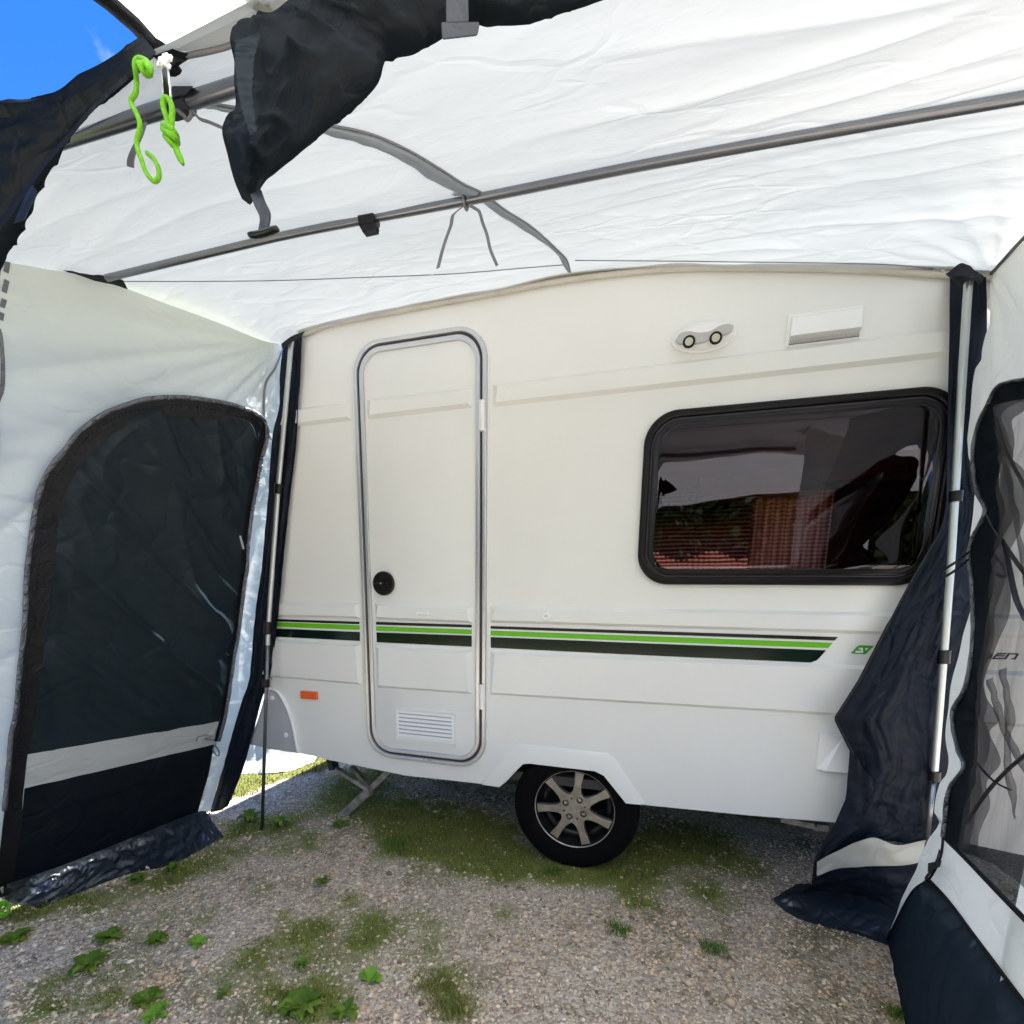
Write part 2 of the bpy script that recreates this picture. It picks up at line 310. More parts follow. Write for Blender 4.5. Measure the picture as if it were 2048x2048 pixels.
# ================================================================== GROUND
def ground_material():
    mt = bpy.data.materials.new('gravel_and_grass'); mt.use_nodes = True; n = mt.node_tree; b = n.nodes['Principled BSDF']; K = n.links.new; N = n.nodes.new
    b.inputs['Roughness'].default_value = .9; b.inputs['Specular IOR Level'].default_value = .25
    tc = N('ShaderNodeTexCoord')
    vo = N('ShaderNodeTexVoronoi'); vo.inputs['Scale'].default_value = 95; K(tc.outputs['Object'], vo.inputs['Vector'])
    c1 = N('ShaderNodeValToRGB'); e = c1.color_ramp.elements; e[0].color = (.28, .22, .16, 1); e[1].color = (.84, .72, .57, 1)
    x = e.new(.35); x.color = (.42, .35, .28, 1); x = e.new(.7); x.color = (.58, .50, .41, 1); K(vo.outputs['Color'], c1.inputs[0])
    n1 = N('ShaderNodeTexNoise'); n1.inputs['Scale'].default_value = 2.4; n1.inputs['Detail'].default_value = 8; n1.inputs['Roughness'].default_value = .7; K(tc.outputs['Object'], n1.inputs['Vector'])
    r1 = N('ShaderNodeMapRange'); r1.inputs[1].default_value = .50; r1.inputs[2].default_value = .64; r1.inputs[4].default_value = .7; K(n1.outputs[0], r1.inputs[0])
    m1 = N('ShaderNodeMixRGB'); m1.inputs[2].default_value = (.12, .115, .04, 1); K(r1.outputs[0], m1.inputs[0]); K(c1.outputs[0], m1.inputs[1])
    # beyond the gravel pitch the ground is lawn
    sx = N('ShaderNodeSeparateXYZ'); K(tc.outputs['Object'], sx.inputs[0])
    lx = N('ShaderNodeMath'); lx.operation = 'MULTIPLY_ADD'; lx.inputs[1].default_value = -4.0; lx.inputs[2].default_value = -8.8; K(sx.outputs['X'], lx.inputs[0]); lm = N('ShaderNodeMath'); lm.operation = 'MAXIMUM'; lm.inputs[1].default_value = 0; K(lx.outputs[0], lm.inputs[0]); la = N('ShaderNodeMath'); K(lm.outputs[0], la.inputs[0]); K(sx.outputs['Y'], la.inputs[1]); ad = N('ShaderNodeMath'); ad.operation = 'MULTIPLY_ADD'; ad.inputs[1].default_value = 1.2; K(n1.outputs[0], ad.inputs[0]); K(la.outputs[0], ad.inputs[2])
    r2 = N('ShaderNodeMapRange'); r2.inputs[1].default_value = 1.45; r2.inputs[2].default_value = 1.7; K(ad.outputs[0], r2.inputs[0])
    n2 = N('ShaderNodeTexNoise'); n2.inputs['Scale'].default_value = 40; n2.inputs['Detail'].default_value = 4; K(tc.outputs['Object'], n2.inputs['Vector'])
    c2 = N('ShaderNodeValToRGB'); c2.color_ramp.elements[0].color = (.04, .06, .008, 1); c2.color_ramp.elements[1].color = (.13, .12, .03, 1); K(n2.outputs[0], c2.inputs[0])
    m2 = N('ShaderNodeMixRGB'); K(r2.outputs[0], m2.inputs[0]); K(m1.outputs[0], m2.inputs[1]); K(c2.outputs[0], m2.inputs[2])
    K(m2.outputs[0], b.inputs['Base Color'])
    bp = N('ShaderNodeBump'); bp.inputs['Distance'].default_value = .008; bp.inputs['Strength'].default_value = .9; K(vo.outputs['Distance'], bp.inputs['Height']); bp.invert = True
    K(bp.outputs[0], b.inputs['Normal']); return mt
S = 400
gv = [(-S, -S, 0), (S, -S, 0), (S, S, 0), (-S, S, 0)]
tag(mesh_obj('ground', gv, [(0, 1, 2, 3)], ground_material()), kind='structure')

HX, HY = -.333, .10
def gz(x, y): return .024*math.exp(-(((x-HX)/.20)**2+((y-HY)/.16)**2))
GREEN = [(700, 1900, .22, .28), (500, 1950, .22, .25), (300, 1850, .25, .25), (850, 1850, .2, .25), (150, 1980, .2, .25), (560, 1900, .15, .3),
  # patches of moss and short grass, seen from above: (pixel x, pixel y, radius m, density)
 (700, 1600, .22, 1), (790, 1625, .25, 1), (880, 1650, .26, 1.0), (960, 1670, .25, 1.0), (800, 1690, .15, .8), (900, 1720, .16, .8), (1000, 1735, .15, .9), (720, 1560, .25, 1),
 (1060, 1735, .12, 1), (1110, 1742, .12, 1), (1180, 1745, .13, 1.2), (1260, 1750, .14, 1.1), (1150, 1725, .14, 1.2), (1300, 1700, .22, .9), (1400, 1690, .25, .9), (1420, 1790, .13, .7), (1270, 1800, .08, .9), (1500, 1740, .12, .5),
 (560, 1650, .18, .7), (600, 1690, .16, .5), (480, 1660, .14, .7), (430, 1720, .14, .7), (330, 1760, .12, .8), (200, 1800, .12, .6), (100, 1810, .1, .6), (30, 1830, .1, .6),
 (620, 1860, .10, .45), (740, 1860, .10, .6), (700, 1800, .07, .5), (1010, 1830, .06, .4), (890, 1960, .09, .45), (860, 1900, .07, .3), (920, 2010, .09, .5), (640, 2010, .09, 1), (560, 2000, .07, .8),
 (220, 2000, .08, .45), (100, 1960, .07, .3), (60, 2040, .07, .5), (420, 1830, .06, .4), (520, 1780, .06, .4), (560, 1830, .06, .4), (1790, 2030, .04, .9)]
GP = [(PG(x, y)[:2], r, d) for x, y, r, d in GREEN]
def green_density(x, y):
    s = 0.0
    for p, r, d in GP:
        q = ((x-p[0])**2+(y-p[1])**2)/(r*r)
        if q < 4: s += d*math.exp(-q*1.3)
    k = noise.noise((x*9, y*9, 3.1))*.5+noise.noise((x*23, y*23, 1.2))*.35
    return max(0.0, min(1.0, s*1.25*(1+k*1.4)-.12))

nxp, nyp = 260, 220
pv = [(-3.4+4.8*i/(nxp-1), -1.5+4.0*j/(nyp-1), .004+gz(-3.4+4.8*i/(nxp-1), -1.5+4.0*j/(nyp-1))) for j in range(nyp) for i in range(nxp)]
pitch_m = ground_material(); pitch_m.name = 'gravel_bed'; n = pitch_m.node_tree; b = n.nodes['Principled BSDF']; src = b.inputs['Base Color'].links[0].from_socket
at = n.nodes.new('ShaderNodeAttribute'); at.attribute_name = 'moss'; mxm = n.nodes.new('ShaderNodeMixRGB'); n3 = n.nodes.new('ShaderNodeTexNoise'); n3.inputs['Scale'].default_value = 60; n3.inputs['Detail'].default_value = 5
c3 = n.nodes.new('ShaderNodeValToRGB'); c3.color_ramp.elements[0].color = (.085, .12, .022, 1); c3.color_ramp.elements[1].color = (.33, .36, .10, 1)
n.links.new(n3.outputs[0], c3.inputs[0]); n.links.new(at.outputs['Fac'], mxm.inputs[0]); n.links.new(src, mxm.inputs[1]); n.links.new(c3.outputs[0], mxm.inputs[2]); n.links.new(mxm.outputs[0], b.inputs['Base Color'])
pit = mesh_obj('gravel_pitch', pv, [(j*nxp+i, j*nxp+i+1, (j+1)*nxp+i+1, (j+1)*nxp+i) for j in range(nyp-1) for i in range(nxp-1)], pitch_m)
al_ = pit.data.attributes.new('moss', 'FLOAT', 'POINT'); al_.data.foreach_set('value', [min(1.0, green_density(p[0], p[1])*1.5) for p in pv]); tag(pit, kind='structure')
# stones: small angular chips lying on the pitch
def stones():
    mt = bpy.data.materials.new('stone_chips'); mt.use_nodes = True; n = mt.node_tree; b = n.nodes['Principled BSDF']; K = n.links.new; N = n.nodes.new
    gm = N('ShaderNodeNewGeometry'); c1 = N('ShaderNodeValToRGB'); e = c1.color_ramp.elements
    e[0].color = (.18, .15, .12, 1); e[1].color = (.95, .90, .80, 1)
    for p, cc in ((.10, (.34, .27, .21)), (.26, (.58, .46, .33)), (.46, (.72, .60, .46)), (.66, (.80, .64, .46)), (.80, (.84, .74, .61)), (.92, (.93, .86, .74))):
        x = e.new(p); x.color = (*cc, 1)
    tc = N('ShaderNodeTexCoord'); tn = N('ShaderNodeTexNoise'); tn.inputs['Scale'].default_value = 1.7; tn.inputs['Detail'].default_value = 5; K(tc.outputs['Object'], tn.inputs['Vector']); tr_ = N('ShaderNodeValToRGB'); tr_.color_ramp.elements[0].position = .38; tr_.color_ramp.elements[1].position = .62; tr_.color_ramp.elements[0].color = (.95, .93, .89, 1); tr_.color_ramp.elements[1].color = (1.0, .88, .71, 1); K(tn.outputs[0], tr_.inputs[0]); mm_ = N('ShaderNodeMixRGB'); mm_.blend_type = 'MULTIPLY'; mm_.inputs[0].default_value = 1; K(gm.outputs['Random Per Island'], c1.inputs[0]); K(c1.outputs[0], mm_.inputs[1]); K(tr_.outputs[0], mm_.inputs[2]); K(mm_.outputs[0], b.inputs['Base Color']); b.inputs['Roughness'].default_value = .75; b.inputs['Specular IOR Level'].default_value = .3
    pts = []
    NN = 120000
    X = rng.uniform(-3.2, 1.15, NN); Y = -1.25 + 3.6*rng.uniform(0, 1, NN)**1.5
    for x, y in zip(X, Y):
        if y > 1.0 and random.random() < .5: continue
        if y + max(0, -x-2.2)*4 + .5*nz(x*3, y*3) > .8: continue
        if random.random() < green_density(x, y)*.9: continue
        pts.append((x, y))
    n_ = len(pts); P = np.array(pts)
    base = np.array([[1, 0, 0], [-1, 0, 0], [0, 1, 0], [0, -1, 0], [0, 0, 1], [0, 0, -1]], float)
    sz = .0031*np.exp(rng.normal(0, .48, n_)) + .0009*np.maximum(P[:, 1]+.4, 0)
    V = base[None]*(1+rng.uniform(-.35, .45, (n_, 6, 1))); V = V + rng.uniform(-.25, .25, (n_, 6, 3)); V *= np.stack([sz*rng.uniform(.8, 1.5, n_), sz*rng.uniform(.7, 1.2, n_), sz*rng.uniform(.45, .85, n_)], 1)[:, None, :]
    a = rng.uniform(0, 6.283, n_); ca, sa = np.cos(a)[:, None], np.sin(a)[:, None]
    x = V[:, :, 0]*ca - V[:, :, 1]*sa; y = V[:, :, 0]*sa + V[:, :, 1]*ca
    V[:, :, 0] = x + P[:, 0:1]; V[:, :, 1] = y + P[:, 1:2]; V[:, :, 2] += (.003+sz*rng.uniform(.1, .5, n_)+.024*np.exp(-(((P[:, 0]-HX)/.20)**2+((P[:, 1]-HY)/.16)**2)))[:, None]
    F8 = np.array([[0, 2, 4], [2, 1, 4], [1, 3, 4], [3, 0, 4], [2, 0, 5], [1, 2, 5], [3, 1, 5], [0, 3, 5]])
    FF = (F8[None]+6*np.arange(n_)[:, None, None]).reshape(-1, 3)
    me = bpy.data.meshes.new('gravel'); me.vertices.add(n_*6); me.vertices.foreach_set('co', V.reshape(-1)); me.loops.add(len(FF)*3); me.loops.foreach_set('vertex_index', FF.reshape(-1).astype(np.int32))
    me.polygons.add(len(FF)); me.polygons.foreach_set('loop_start', np.arange(0, len(FF)*3, 3, dtype=np.int32)); me.update(calc_edges=True); me.materials.append(mt)
    o = bpy.data.objects.new('gravel', me); col.objects.link(o); tag(o, 'fine grey and tan gravel covering the pitch under the awning', 'gravel', kind='stuff')
stones()
def blades(name, spots, mt, label, hrange, wid, lean=.8, kind='stuff'):
    v = []; f = []
    for x, y, hs in spots:
        h = random.uniform(*hrange)*hs; a = random.uniform(0, 6.283); l = random.uniform(.2, 1)*lean*h; wv = wid*random.uniform(.6, 1.3)
        dx, dy = math.cos(a), math.sin(a); px, py = -dy*wv, dx*wv; k = len(v)
        g0 = gz(x, y); v += [(x-px, y-py, g0), (x+px, y+py, g0), (x+dx*l*.4+px*.7, y+dy*l*.4+py*.7, g0+h*.62), (x+dx*l*.4-px*.7, y+dy*l*.4-py*.7, g0+h*.62), (x+dx*l, y+dy*l, g0+h*random.uniform(.75, 1))]
        f += [(k, k+1, k+2, k+3), (k+3, k+2, k+4)]
    return tag(mesh_obj(name, v, f, mt), label, 'grass', kind=kind)
def leaf_mat(name, cols):
    mt = bpy.data.materials.new(name); mt.use_nodes = True; n = mt.node_tree; b = n.nodes['Principled BSDF']; K = n.links.new
    gm = n.nodes.new('ShaderNodeNewGeometry'); c = n.nodes.new('ShaderNodeValToRGB'); e = c.color_ramp.elements
    e[0].color = (*cols[0], 1); e[1].color = (*cols[-1], 1)
    for i, cc in enumerate(cols[1:-1]): x = e.new((i+1)/(len(cols)-1)); x.color = (*cc, 1)
    K(gm.outputs['Random Per Island'], c.inputs[0]); K(c.outputs[0], b.inputs['Base Color']); b.inputs['Roughness'].default_value = .55
    b.inputs['Specular IOR Level'].default_value = .3
    t = n.nodes.new('ShaderNodeBsdfTranslucent'); K(c.outputs[0], t.inputs[0]); ms = n.nodes.new('ShaderNodeMixShader'); ms.inputs[0].default_value = .3
    K(b.outputs[0], ms.inputs[1]); K(t.outputs[0], ms.inputs[2]); K(ms.outputs[0], n.nodes['Material Output'].inputs[0]); return mt
M['grass'] = leaf_mat('short_grass', [(.08, .13, .016), (.17, .23, .03), (.28, .28, .07), (.42, .35, .14), (.13, .21, .025)])
M['lawn'] = leaf_mat('lawn_grass', [(.05, .085, .008), (.10, .11, .015), (.17, .15, .04)])
M['tuft'] = leaf_mat('fresh_grass', [(.05, .14, .015), (.09, .22, .02), (.14, .26, .03)])
sp = []
for _ in range(460000):
    x = random.uniform(-3.1, 1.1); y = -1.2+2.9*random.random()**1.25
    if random.random() < green_density(x, y)*.62: sp.append((x, y, random.uniform(.5, 1)*(.6+.6*green_density(x, y))))
for _ in range(2600): sp.append((random.uniform(-3, 1.1), random.uniform(-1.2, .6), .7))
blades('grass', sp, M['grass'], 'short mossy grass growing through the gravel', (.012, .034), .0015)
sp = []
for _ in range(60000):
    x = random.uniform(-8, -1.2); y = .05+3.9*random.random()**1.3
    if y + max(0, -x-2.2)*4 + .5*nz(x*3, y*3) > .85: sp.append((x, y, random.uniform(.4, 1.1)))
blades('lawn', sp, M['lawn'], 'sunlit yellowish lawn beyond the caravan', (.015, .05), .003)

# ================================================================== CARAVAN (its side wall is the plane Y = 0, facing the camera)
van = tag(empty('caravan', (0, 1.05, 0)), 'cream white touring caravan with green and black side stripes and a seven spoke alloy wheel', 'caravan')
W = XZ
bottom = [(596, 1505), (627, 1512), (658, 1520), (811, 1551), (966, 1568), (1000, 1572), (1012, 1564), (1047, 1526), (1060, 1525), (1190, 1540), (1208, 1549), (1248, 1602), (1260, 1607), (1350, 1616), (1500, 1631), (1671, 1645), (1760, 1650)]
bo = [W(*p) for p in bottom]
front = [(500, 1490), (515, 1440), (536, 1373), (534, 1353), (540, 1290), (548, 1204), (555, 1138), (563, 993), (571, 885), (577, 812), (582, 740), (588, 690), (598, 672)]
fr_ = [W(*p) for p in front]
roofl = [W(*p) for p in [(604, 668), (640, 648), (700, 632), (803, 608), (900, 590), (1000, 572), (1136, 545), (1320, 530), (1488, 526), (1732, 526), (1890, 532)]]
roofl = [(x, z+.012) for x, z in roofl]
back = [(1.2, 2.24), (2.3, 2.24), (2.6, 2.0), (2.65, 1.2), (2.5, .5), (2.2, .36), (1.6, .335)]  # unseen tail, its top raised to keep sun off the right awning wall
lower_front = [(W(596, 1505)), W(590, 1460), W(583, 1440), W(565, 1396), W(550, 1380), W(536, 1373)]
outer = bo[::-1] + lower_front[1:] + fr_[3:] + roofl + back
# window opening
wx0, wx1, wz0, wz1 = -.118, .835, 1.272, 1.884
hole = rrect(wx0+.04, wx1-.04, wz0+.04, wz1-.04, .09)
v, f = plate([outer, hole[::-1]], 0.0, .035)
shell = MB(); shell.add(v, f)
def band(mb, pts, d=.015, b=.013, y=0.0):
    """raised swage: quadrilateral given by its outer corners in the photograph (tl, tr, br, bl)"""
    q = [np.array(W(*p)) for p in pts]; o = [np.array((p[0], y+.001, p[1])) for p in q]
    c = sum(q)/4
    def ins(p, dx, dz): return np.array((p[0]+dx, y-d, p[1]+dz))
    i = [ins(q[0], b*2.0, -b), ins(q[1], -b*2.0, -b), ins(q[2], -b*1.2, b), ins(q[3], b*1.2, b)]
    mb.add(o+i, [(4, 5, 6, 7), (0, 1, 5, 4), (1, 2, 6, 5), (2, 3, 7, 6), (3, 0, 4, 7)])
BANDS_L = [[(555, 822), (705, 803), (705, 841), (555, 859)], [(520, 1203), (722, 1206), (722, 1238), (520, 1233)], [(520, 1277), (723, 1288), (725, 1370), (520, 1352)]]
BANDS_D = [[(737, 801), (947, 777), (947, 817), (739, 841)], [(752, 1206), (949, 1212), (949, 1247), (753, 1239)], [(753, 1291), (948, 1300), (948, 1388), (757, 1374)]]
BANDS_R = [[(985, 769), (2300, 608), (2300, 670), (986, 815)], [(980, 1212), (2300, 1233), (2300, 1286), (980, 1246)], [(980, 1302), (2300, 1352), (2300, 1470), (979, 1389)]]
for q in BANDS_L+BANDS_R: band(shell, q)
# wheel arch lip: pressed ridge round the opening
arch_o = [W(*p) for p in [(962, 1566), (1020, 1494), (1040, 1487), (1215, 1506), (1231, 1518), (1292, 1608)]]
arch_i = [W(*p) for p in [(966, 1568), (1026, 1499), (1043, 1493), (1211, 1513), (1224, 1522), (1282, 1608)]]
arch_b = [W(*p) for p in [(1000, 1573), (1047, 1527), (1060, 1526), (1190, 1541), (1208, 1550), (1252, 1605)]]
for k in range(5):
    a, b_, c, d = arch_o[k], arch_o[k+1], arch_i[k+1], arch_i[k]; e, g_ = arch_b[k+1], arch_b[k]
    shell.add([(a[0], -.0005, a[1]), (b_[0], -.0005, b_[1]), (c[0], -.009, c[1]), (d[0], -.009, d[1]), (e[0], -.009, e[1]), (g_[0], -.009, g_[1]), (e[0], .02, e[1]), (g_[0], .02, g_[1])],
              [(0, 1, 2, 3), (3, 2, 4, 5), (5, 4, 6, 7)])
bm = merged(shell.v, shell.f); me = bpy.data.meshes.new('side_wall'); bm.to_mesh(me); bm.free()
o = bpy.data.objects.new('side_wall', me); col.objects.link(o); me.materials.append(M['gelcoat']); put(o, van); smooth_angle(o, 30)
wall_o = o
# the rest of the box: roof skin, far side, floor, nose and tail, wheel tub
WD = 2.08
sk = MB()
ring = fr_[:] + roofl + back
for i in range(len(ring)-1):
    a, b_ = ring[i], ring[i+1]
    sk.add([(a[0], .036, a[1]), (b_[0], .036, b_[1]), (b_[0], WD, b_[1]), (a[0], WD, a[1])], [(0, 1, 2, 3)])
mesh_obj('outer_skin', sk.v, sk.f, M['gelcoat'], van, False)
farring = [(x, z) for x, z in fr_+roofl+back]
fw = farring + [(1.6, .36), (-1.6, .36)]
_a = PY(1300, 1160, WD); _b = PY(1658, 1000, WD)
plate_obj('far_wall', [fw, rrect(_a[0], _b[0], _a[2], _b[2], .08)[::-1]], WD, WD+.03, M['gelcoat'], van)
fl = MB().box(-1.85, 2.2, .04, WD, .40, .44); fl.box(-1.5, 2.2, .55, .62, .26, .398); fl.box(-1.5, 2.2, 1.45, 1.52, .26, .398)
fl.box(-.75, .25, .30, .33, .27, .62)
fl.box(-.75, .25, .30, 1.78, .60, .64)
fl.tube([(-.33, .12, .30), (-.33, 1.95, .30)], .035, 10)
fl.box(-1.6, 2.2, WD-.02, WD-.002, .05, .40)  # unseen far-side skirt, added to keep the space under the floor dark
fl.build('chassis', M['dark_steel'], van)
# front lower corner moulding with two screw caps
pc = [W(*p) for p in [(500, 1488), (520, 1430), (534, 1380), (541, 1374), (551, 1379), (563, 1394), (581, 1438), (590, 1462), (597, 1506), (540, 1498)]]
corner = plate_obj('corner_moulding', [pc], -.006, .012, M['grey_plastic'], van, .003)
edge = cr([PY(*p, -.008) for p in [(536, 1376), (552, 1381), (566, 1397), (584, 1440), (597, 1506)]], 26)
MB().tube(edge, .011, 8, flat=.7).build('moulding_lip', M['white_plastic'], corner, True)
for p in [(545, 1396), (573, 1470)]:
    c = PY(*p, -.008); b_ = MB().tube([c, c+np.array([0, -.007, 0])], [.013, .011], 18); b_.tube([c+np.array([0, -.007, 0]), c+np.array([0, -.010, 0])], [.006, .005], 12)
    b_.build('screw_cap', M['white_plastic'], corner, False, .001)
# nose panel seen past the corner
# ---- door
dx0, dx1, dz0, dz1 = -1.337, -.733, .455, 2.262
door = plate_obj('door', [rrect(dx0+.046, dx1-.046, dz0+.046, dz1-.046, .085)], -.010, -.0008, M['gelcoat_door'], van, .002)
dmb = MB()
for q in BANDS_D: band(dmb, q, .015, .013, -.0105)
dme = door.data; bm = merged([tuple(p.co) for p in dme.vertices]+dmb.v, [tuple(p.vertices) for p in dme.polygons]+[tuple(i+len(dme.vertices) for i in q) for q in dmb.f]); bm.to_mesh(dme); bm.free(); smooth_angle(door, 30)
def ring_obj(name, x0, x1, z0, z1, r, w0, w1, y0, y1, m, parent, bevel=0):
    return plate_obj(name, [rrect(x0+w0, x1-w0, z0+w0, z1-w0, r-w0*.75, 14), rrect(x0+w1, x1-w1, z0+w1, z1-w1, r-w1*.75, 14)[::-1]], y0, y1, m, parent, bevel)
dfr = ring_obj('door_frame', dx0, dx1, dz0, dz1, .125, 0, .017, -.020, -.0005, M['aluminium'], van, .004)
ring_obj('door_seal', dx0, dx1, dz0, dz1, .125, .0172, .0268, -.009, -.0006, M['purple_seal'], dfr)
ring_obj('outer_bead', dx0, dx1, dz0, dz1, .125, -.006, -.0008, -.007, -.0006, M['white_plastic'], dfr)
ring_obj('door_trim', dx0, dx1, dz0, dz1, .125, .027, .046, -.019, -.0007, M['aluminium'], door, .004)
for (x0_, y0_, x1_, y1_) in ((964, 801, 965, 862), (963, 1369, 963, 1418)):
    a, b_ = PY(x0_, y0_, -.024), PY(x1_, y1_, -.024)
    hb = MB().tube([a, b_], .0085, 12); 
    for p, s_ in ((a, 1), (b_, -1)): hb.tube([p, p-np.array([0, 0, .006*s_])], .0125, 12)
    hb.box(a[0]-.014, a[0]+.010, -.021, -.010, b_[2]+.004, a[2]-.004)
    hb.build('hinge', M['white_plastic'], door, False, .001)
hc = PY(768.5, 1167, -.012)
def disc(c, r, d, n=48): return MB().tube([np.array(c), np.array(c)+np.array([0, -d*.7, 0]), np.array(c)+np.array([0, -d, 0])], [r, r, r*.93], n)
rose = disc(hc, .0535, .014); rose = rose.build('handle', M['black_plastic'], door, False, .001)
gp = MB(); gp.hexa([(hc[0]-.037, -.030, hc[2]-.008), (hc[0]+.037, -.030, hc[2]-.008), (hc[0]+.037, -.026, hc[2]-.008), (hc[0]-.037, -.026, hc[2]-.008)][::-1], [(hc[0]-.034, -.036, hc[2]+.008), (hc[0]+.034, -.036, hc[2]+.008), (hc[0]+.034, -.026, hc[2]+.008), (hc[0]-.034, -.026, hc[2]+.008)][::-1])
gp.tube([hc+np.array([0, -.012, 0]), hc+np.array([0, -.028, 0])], .017, 20); gp.build('handle_grip', M['rubber'], rose, False, .002)
MB().tube([hc+np.array([0, -.026, 0]), hc+np.array([0, -.0315, 0])], .0038, 14).build('keyhole', M['aluminium'], rose)
# vent in the door
va, vb = W(792, 1415), W(914, 1486)
vx0, vx1, vz0, vz1 = W(796, 1450)[0], W(911, 1450)[0], W(855, 1481)[1], W(855, 1424)[1]
lip = plate_obj('vent_surround', [rrect(vx0-.012, vx1+.012, vz0-.014, vz1+.014, .008), rrect(vx0, vx1, vz0, vz1, .004)[::-1]], -.0135, -.0095, M['gelcoat_door'], door, .0015)
vf = plate_obj('door_vent', [rrect(vx0+.001, vx1-.001, vz0+.001, vz1-.001, .003), rrect(vx0+.012, vx1-.012, vz0+.012, vz1-.012, .002)[::-1]], -.018, -.0096, M['white_plastic'], door, .0015)
plate_obj('vent_gap_shade', [rrect(vx0+.0125, vx1-.0125, vz0+.0125, vz1-.0125, .002)], -.0112, -.0104, M['grey_plastic'], vf)  # grey plate painted in for the shade between the louvres
lv = MB(); nl = 6; hh = (vz1-vz0-.024)/nl
for k in range(nl):
    z = vz0+.012+hh*k
    lv.hexa([(vx0+.0122, -.0195, z+.002), (vx1-.0122, -.0195, z+.002), (vx1-.0122, -.0175, z+.002), (vx0+.0122, -.0175, z+.002)], [(vx0+.0122, -.0145, z+hh*.70), (vx1-.0122, -.0145, z+hh*.70), (vx1-.0122, -.0125, z+hh*.70), (vx0+.0122, -.0125, z+hh*.70)])
lv.build('louvre', M['white_plastic'], vf)
for p in [(848, 1519), (858, 1520), (862, 1521)]:
    c = PY(*p, -.0195); MB().tube([c, c+np.array([0, -.001, 0])], .0024, 8).build('drain_hole', M['rubber'], dfr)
# stay pieces: catch on the door, retainer on the wall
c = PY(846, 1227, -.0275); hk = MB().box(c[0]-.022, c[0]+.022, c[1]-.006, c[1]+.001, c[2]-.0035, c[2]+.0035)
for s_ in (-1, 1): hk.tube([c+np.array([.024*s_, .001, 0]), c+np.array([.024*s_, -.008, 0])], [.0085, .0075], 14)
hk.build('door_catch', M['white_plastic'], door, False, .001)
c = PY(1093, 1233.5, -.015); hk = MB()
pl = plate([[(c[0]-.023, c[2]), (c[0]-.011, c[2]+.014), (c[0]+.010, c[2]+.016), (c[0]+.024, c[2]), (c[0]+.010, c[2]-.016), (c[0]-.011, c[2]-.013)], [(c[0]-.011, c[2]), (c[0]-.006, c[2]-.005), (c[0]+.006, c[2]-.002), (c[0]+.006, c[2]+.004), (c[0]-.006, c[2]+.005)]], -.018, -.009, .002)
plate_obj('door_retainer', [[(c[0]-.023, c[2]), (c[0]-.011, c[2]+.014), (c[0]+.010, c[2]+.016), (c[0]+.024, c[2]), (c[0]+.010, c[2]-.016), (c[0]-.011, c[2]-.013)], [(c[0]-.011, c[2]), (c[0]-.006, c[2]-.005), (c[0]+.006, c[2]-.002), (c[0]+.006, c[2]+.004), (c[0]-.006, c[2]+.005)]], -.026, -.0145, M['white_plastic'], van, .002)
# ---- stripes
def stripe(name, pts, m, y=0.0, parent=van): return plate_obj(name, [[W(*p) for p in pts]], y-.0022, y-.0004, m, parent)
stripe('black_stripe', [(548, 1238), (719, 1243.5), (719, 1248.5), (548, 1242.5)], M['black_vinyl'])
stripe('green_stripe', [(548, 1243.8), (719.5, 1250.5), (719.5, 1259.5), (548, 1253)], M['green'])
stripe('dark_green_stripe', [(545, 1256.5), (720, 1264), (720, 1282), (544, 1273)], M['dark_green'])
yd = -.0105
stripe('black_stripe', [(755, 1243.5), (945.5, 1249.3), (945.5, 1254.8), (755, 1249)], M['black_vinyl'], yd, door)
stripe('green_stripe', [(755.5, 1252.3), (945.5, 1259), (945.5, 1268), (755.5, 1261)], M['green'], yd, door)
stripe('dark_green_stripe', [(756, 1264.5), (945.5, 1271), (945.5, 1293), (756.5, 1284)], M['dark_green'], yd, door)
stripe('black_stripe', [(981.5, 1252), (1300, 1262), (1675.5, 1274), (1669, 1281), (1300, 1268.5), (981.5, 1257.3)], M['black_vinyl'])
stripe('green_stripe', [(981.5, 1261), (1300, 1272.5), (1665, 1285.5), (1656, 1296), (1300, 1283), (981.5, 1270.5)], M['green'])
stripe('dark_green_stripe', [(981.5, 1274), (1300, 1287), (1652, 1300.5), (1638, 1316), (1633, 1320.5), (1621, 1325), (1300, 1311), (982, 1295.5)], M['dark_green'])
lg = stripe('emblem', [(1701, 1306.6), (1708, 1299.5), (1712, 1294.5), (1719, 1290.2), (1726, 1290.8), (1747.5, 1291.6), (1740, 1299), (1731.5, 1307.5), (1728.5, 1308.2)], M['logo_green'])
def glyph(pts, par): return [[W(1690+x*.03623, 1280+y*.03623) for x, y in pts]]
plate_obj('white_letter', glyph([(560, 690), (550, 640), (600, 590), (860, 580), (880, 545), (720, 500), (780, 425), (970, 415), (990, 700), (820, 715)], lg), -.0036, -.0023, M['white_vinyl'], lg)
plate_obj('white_letter', glyph([(1095, 430), (1290, 440), (1130, 600), (1105, 560)], lg), -.0036, -.0023, M['white_vinyl'], lg)
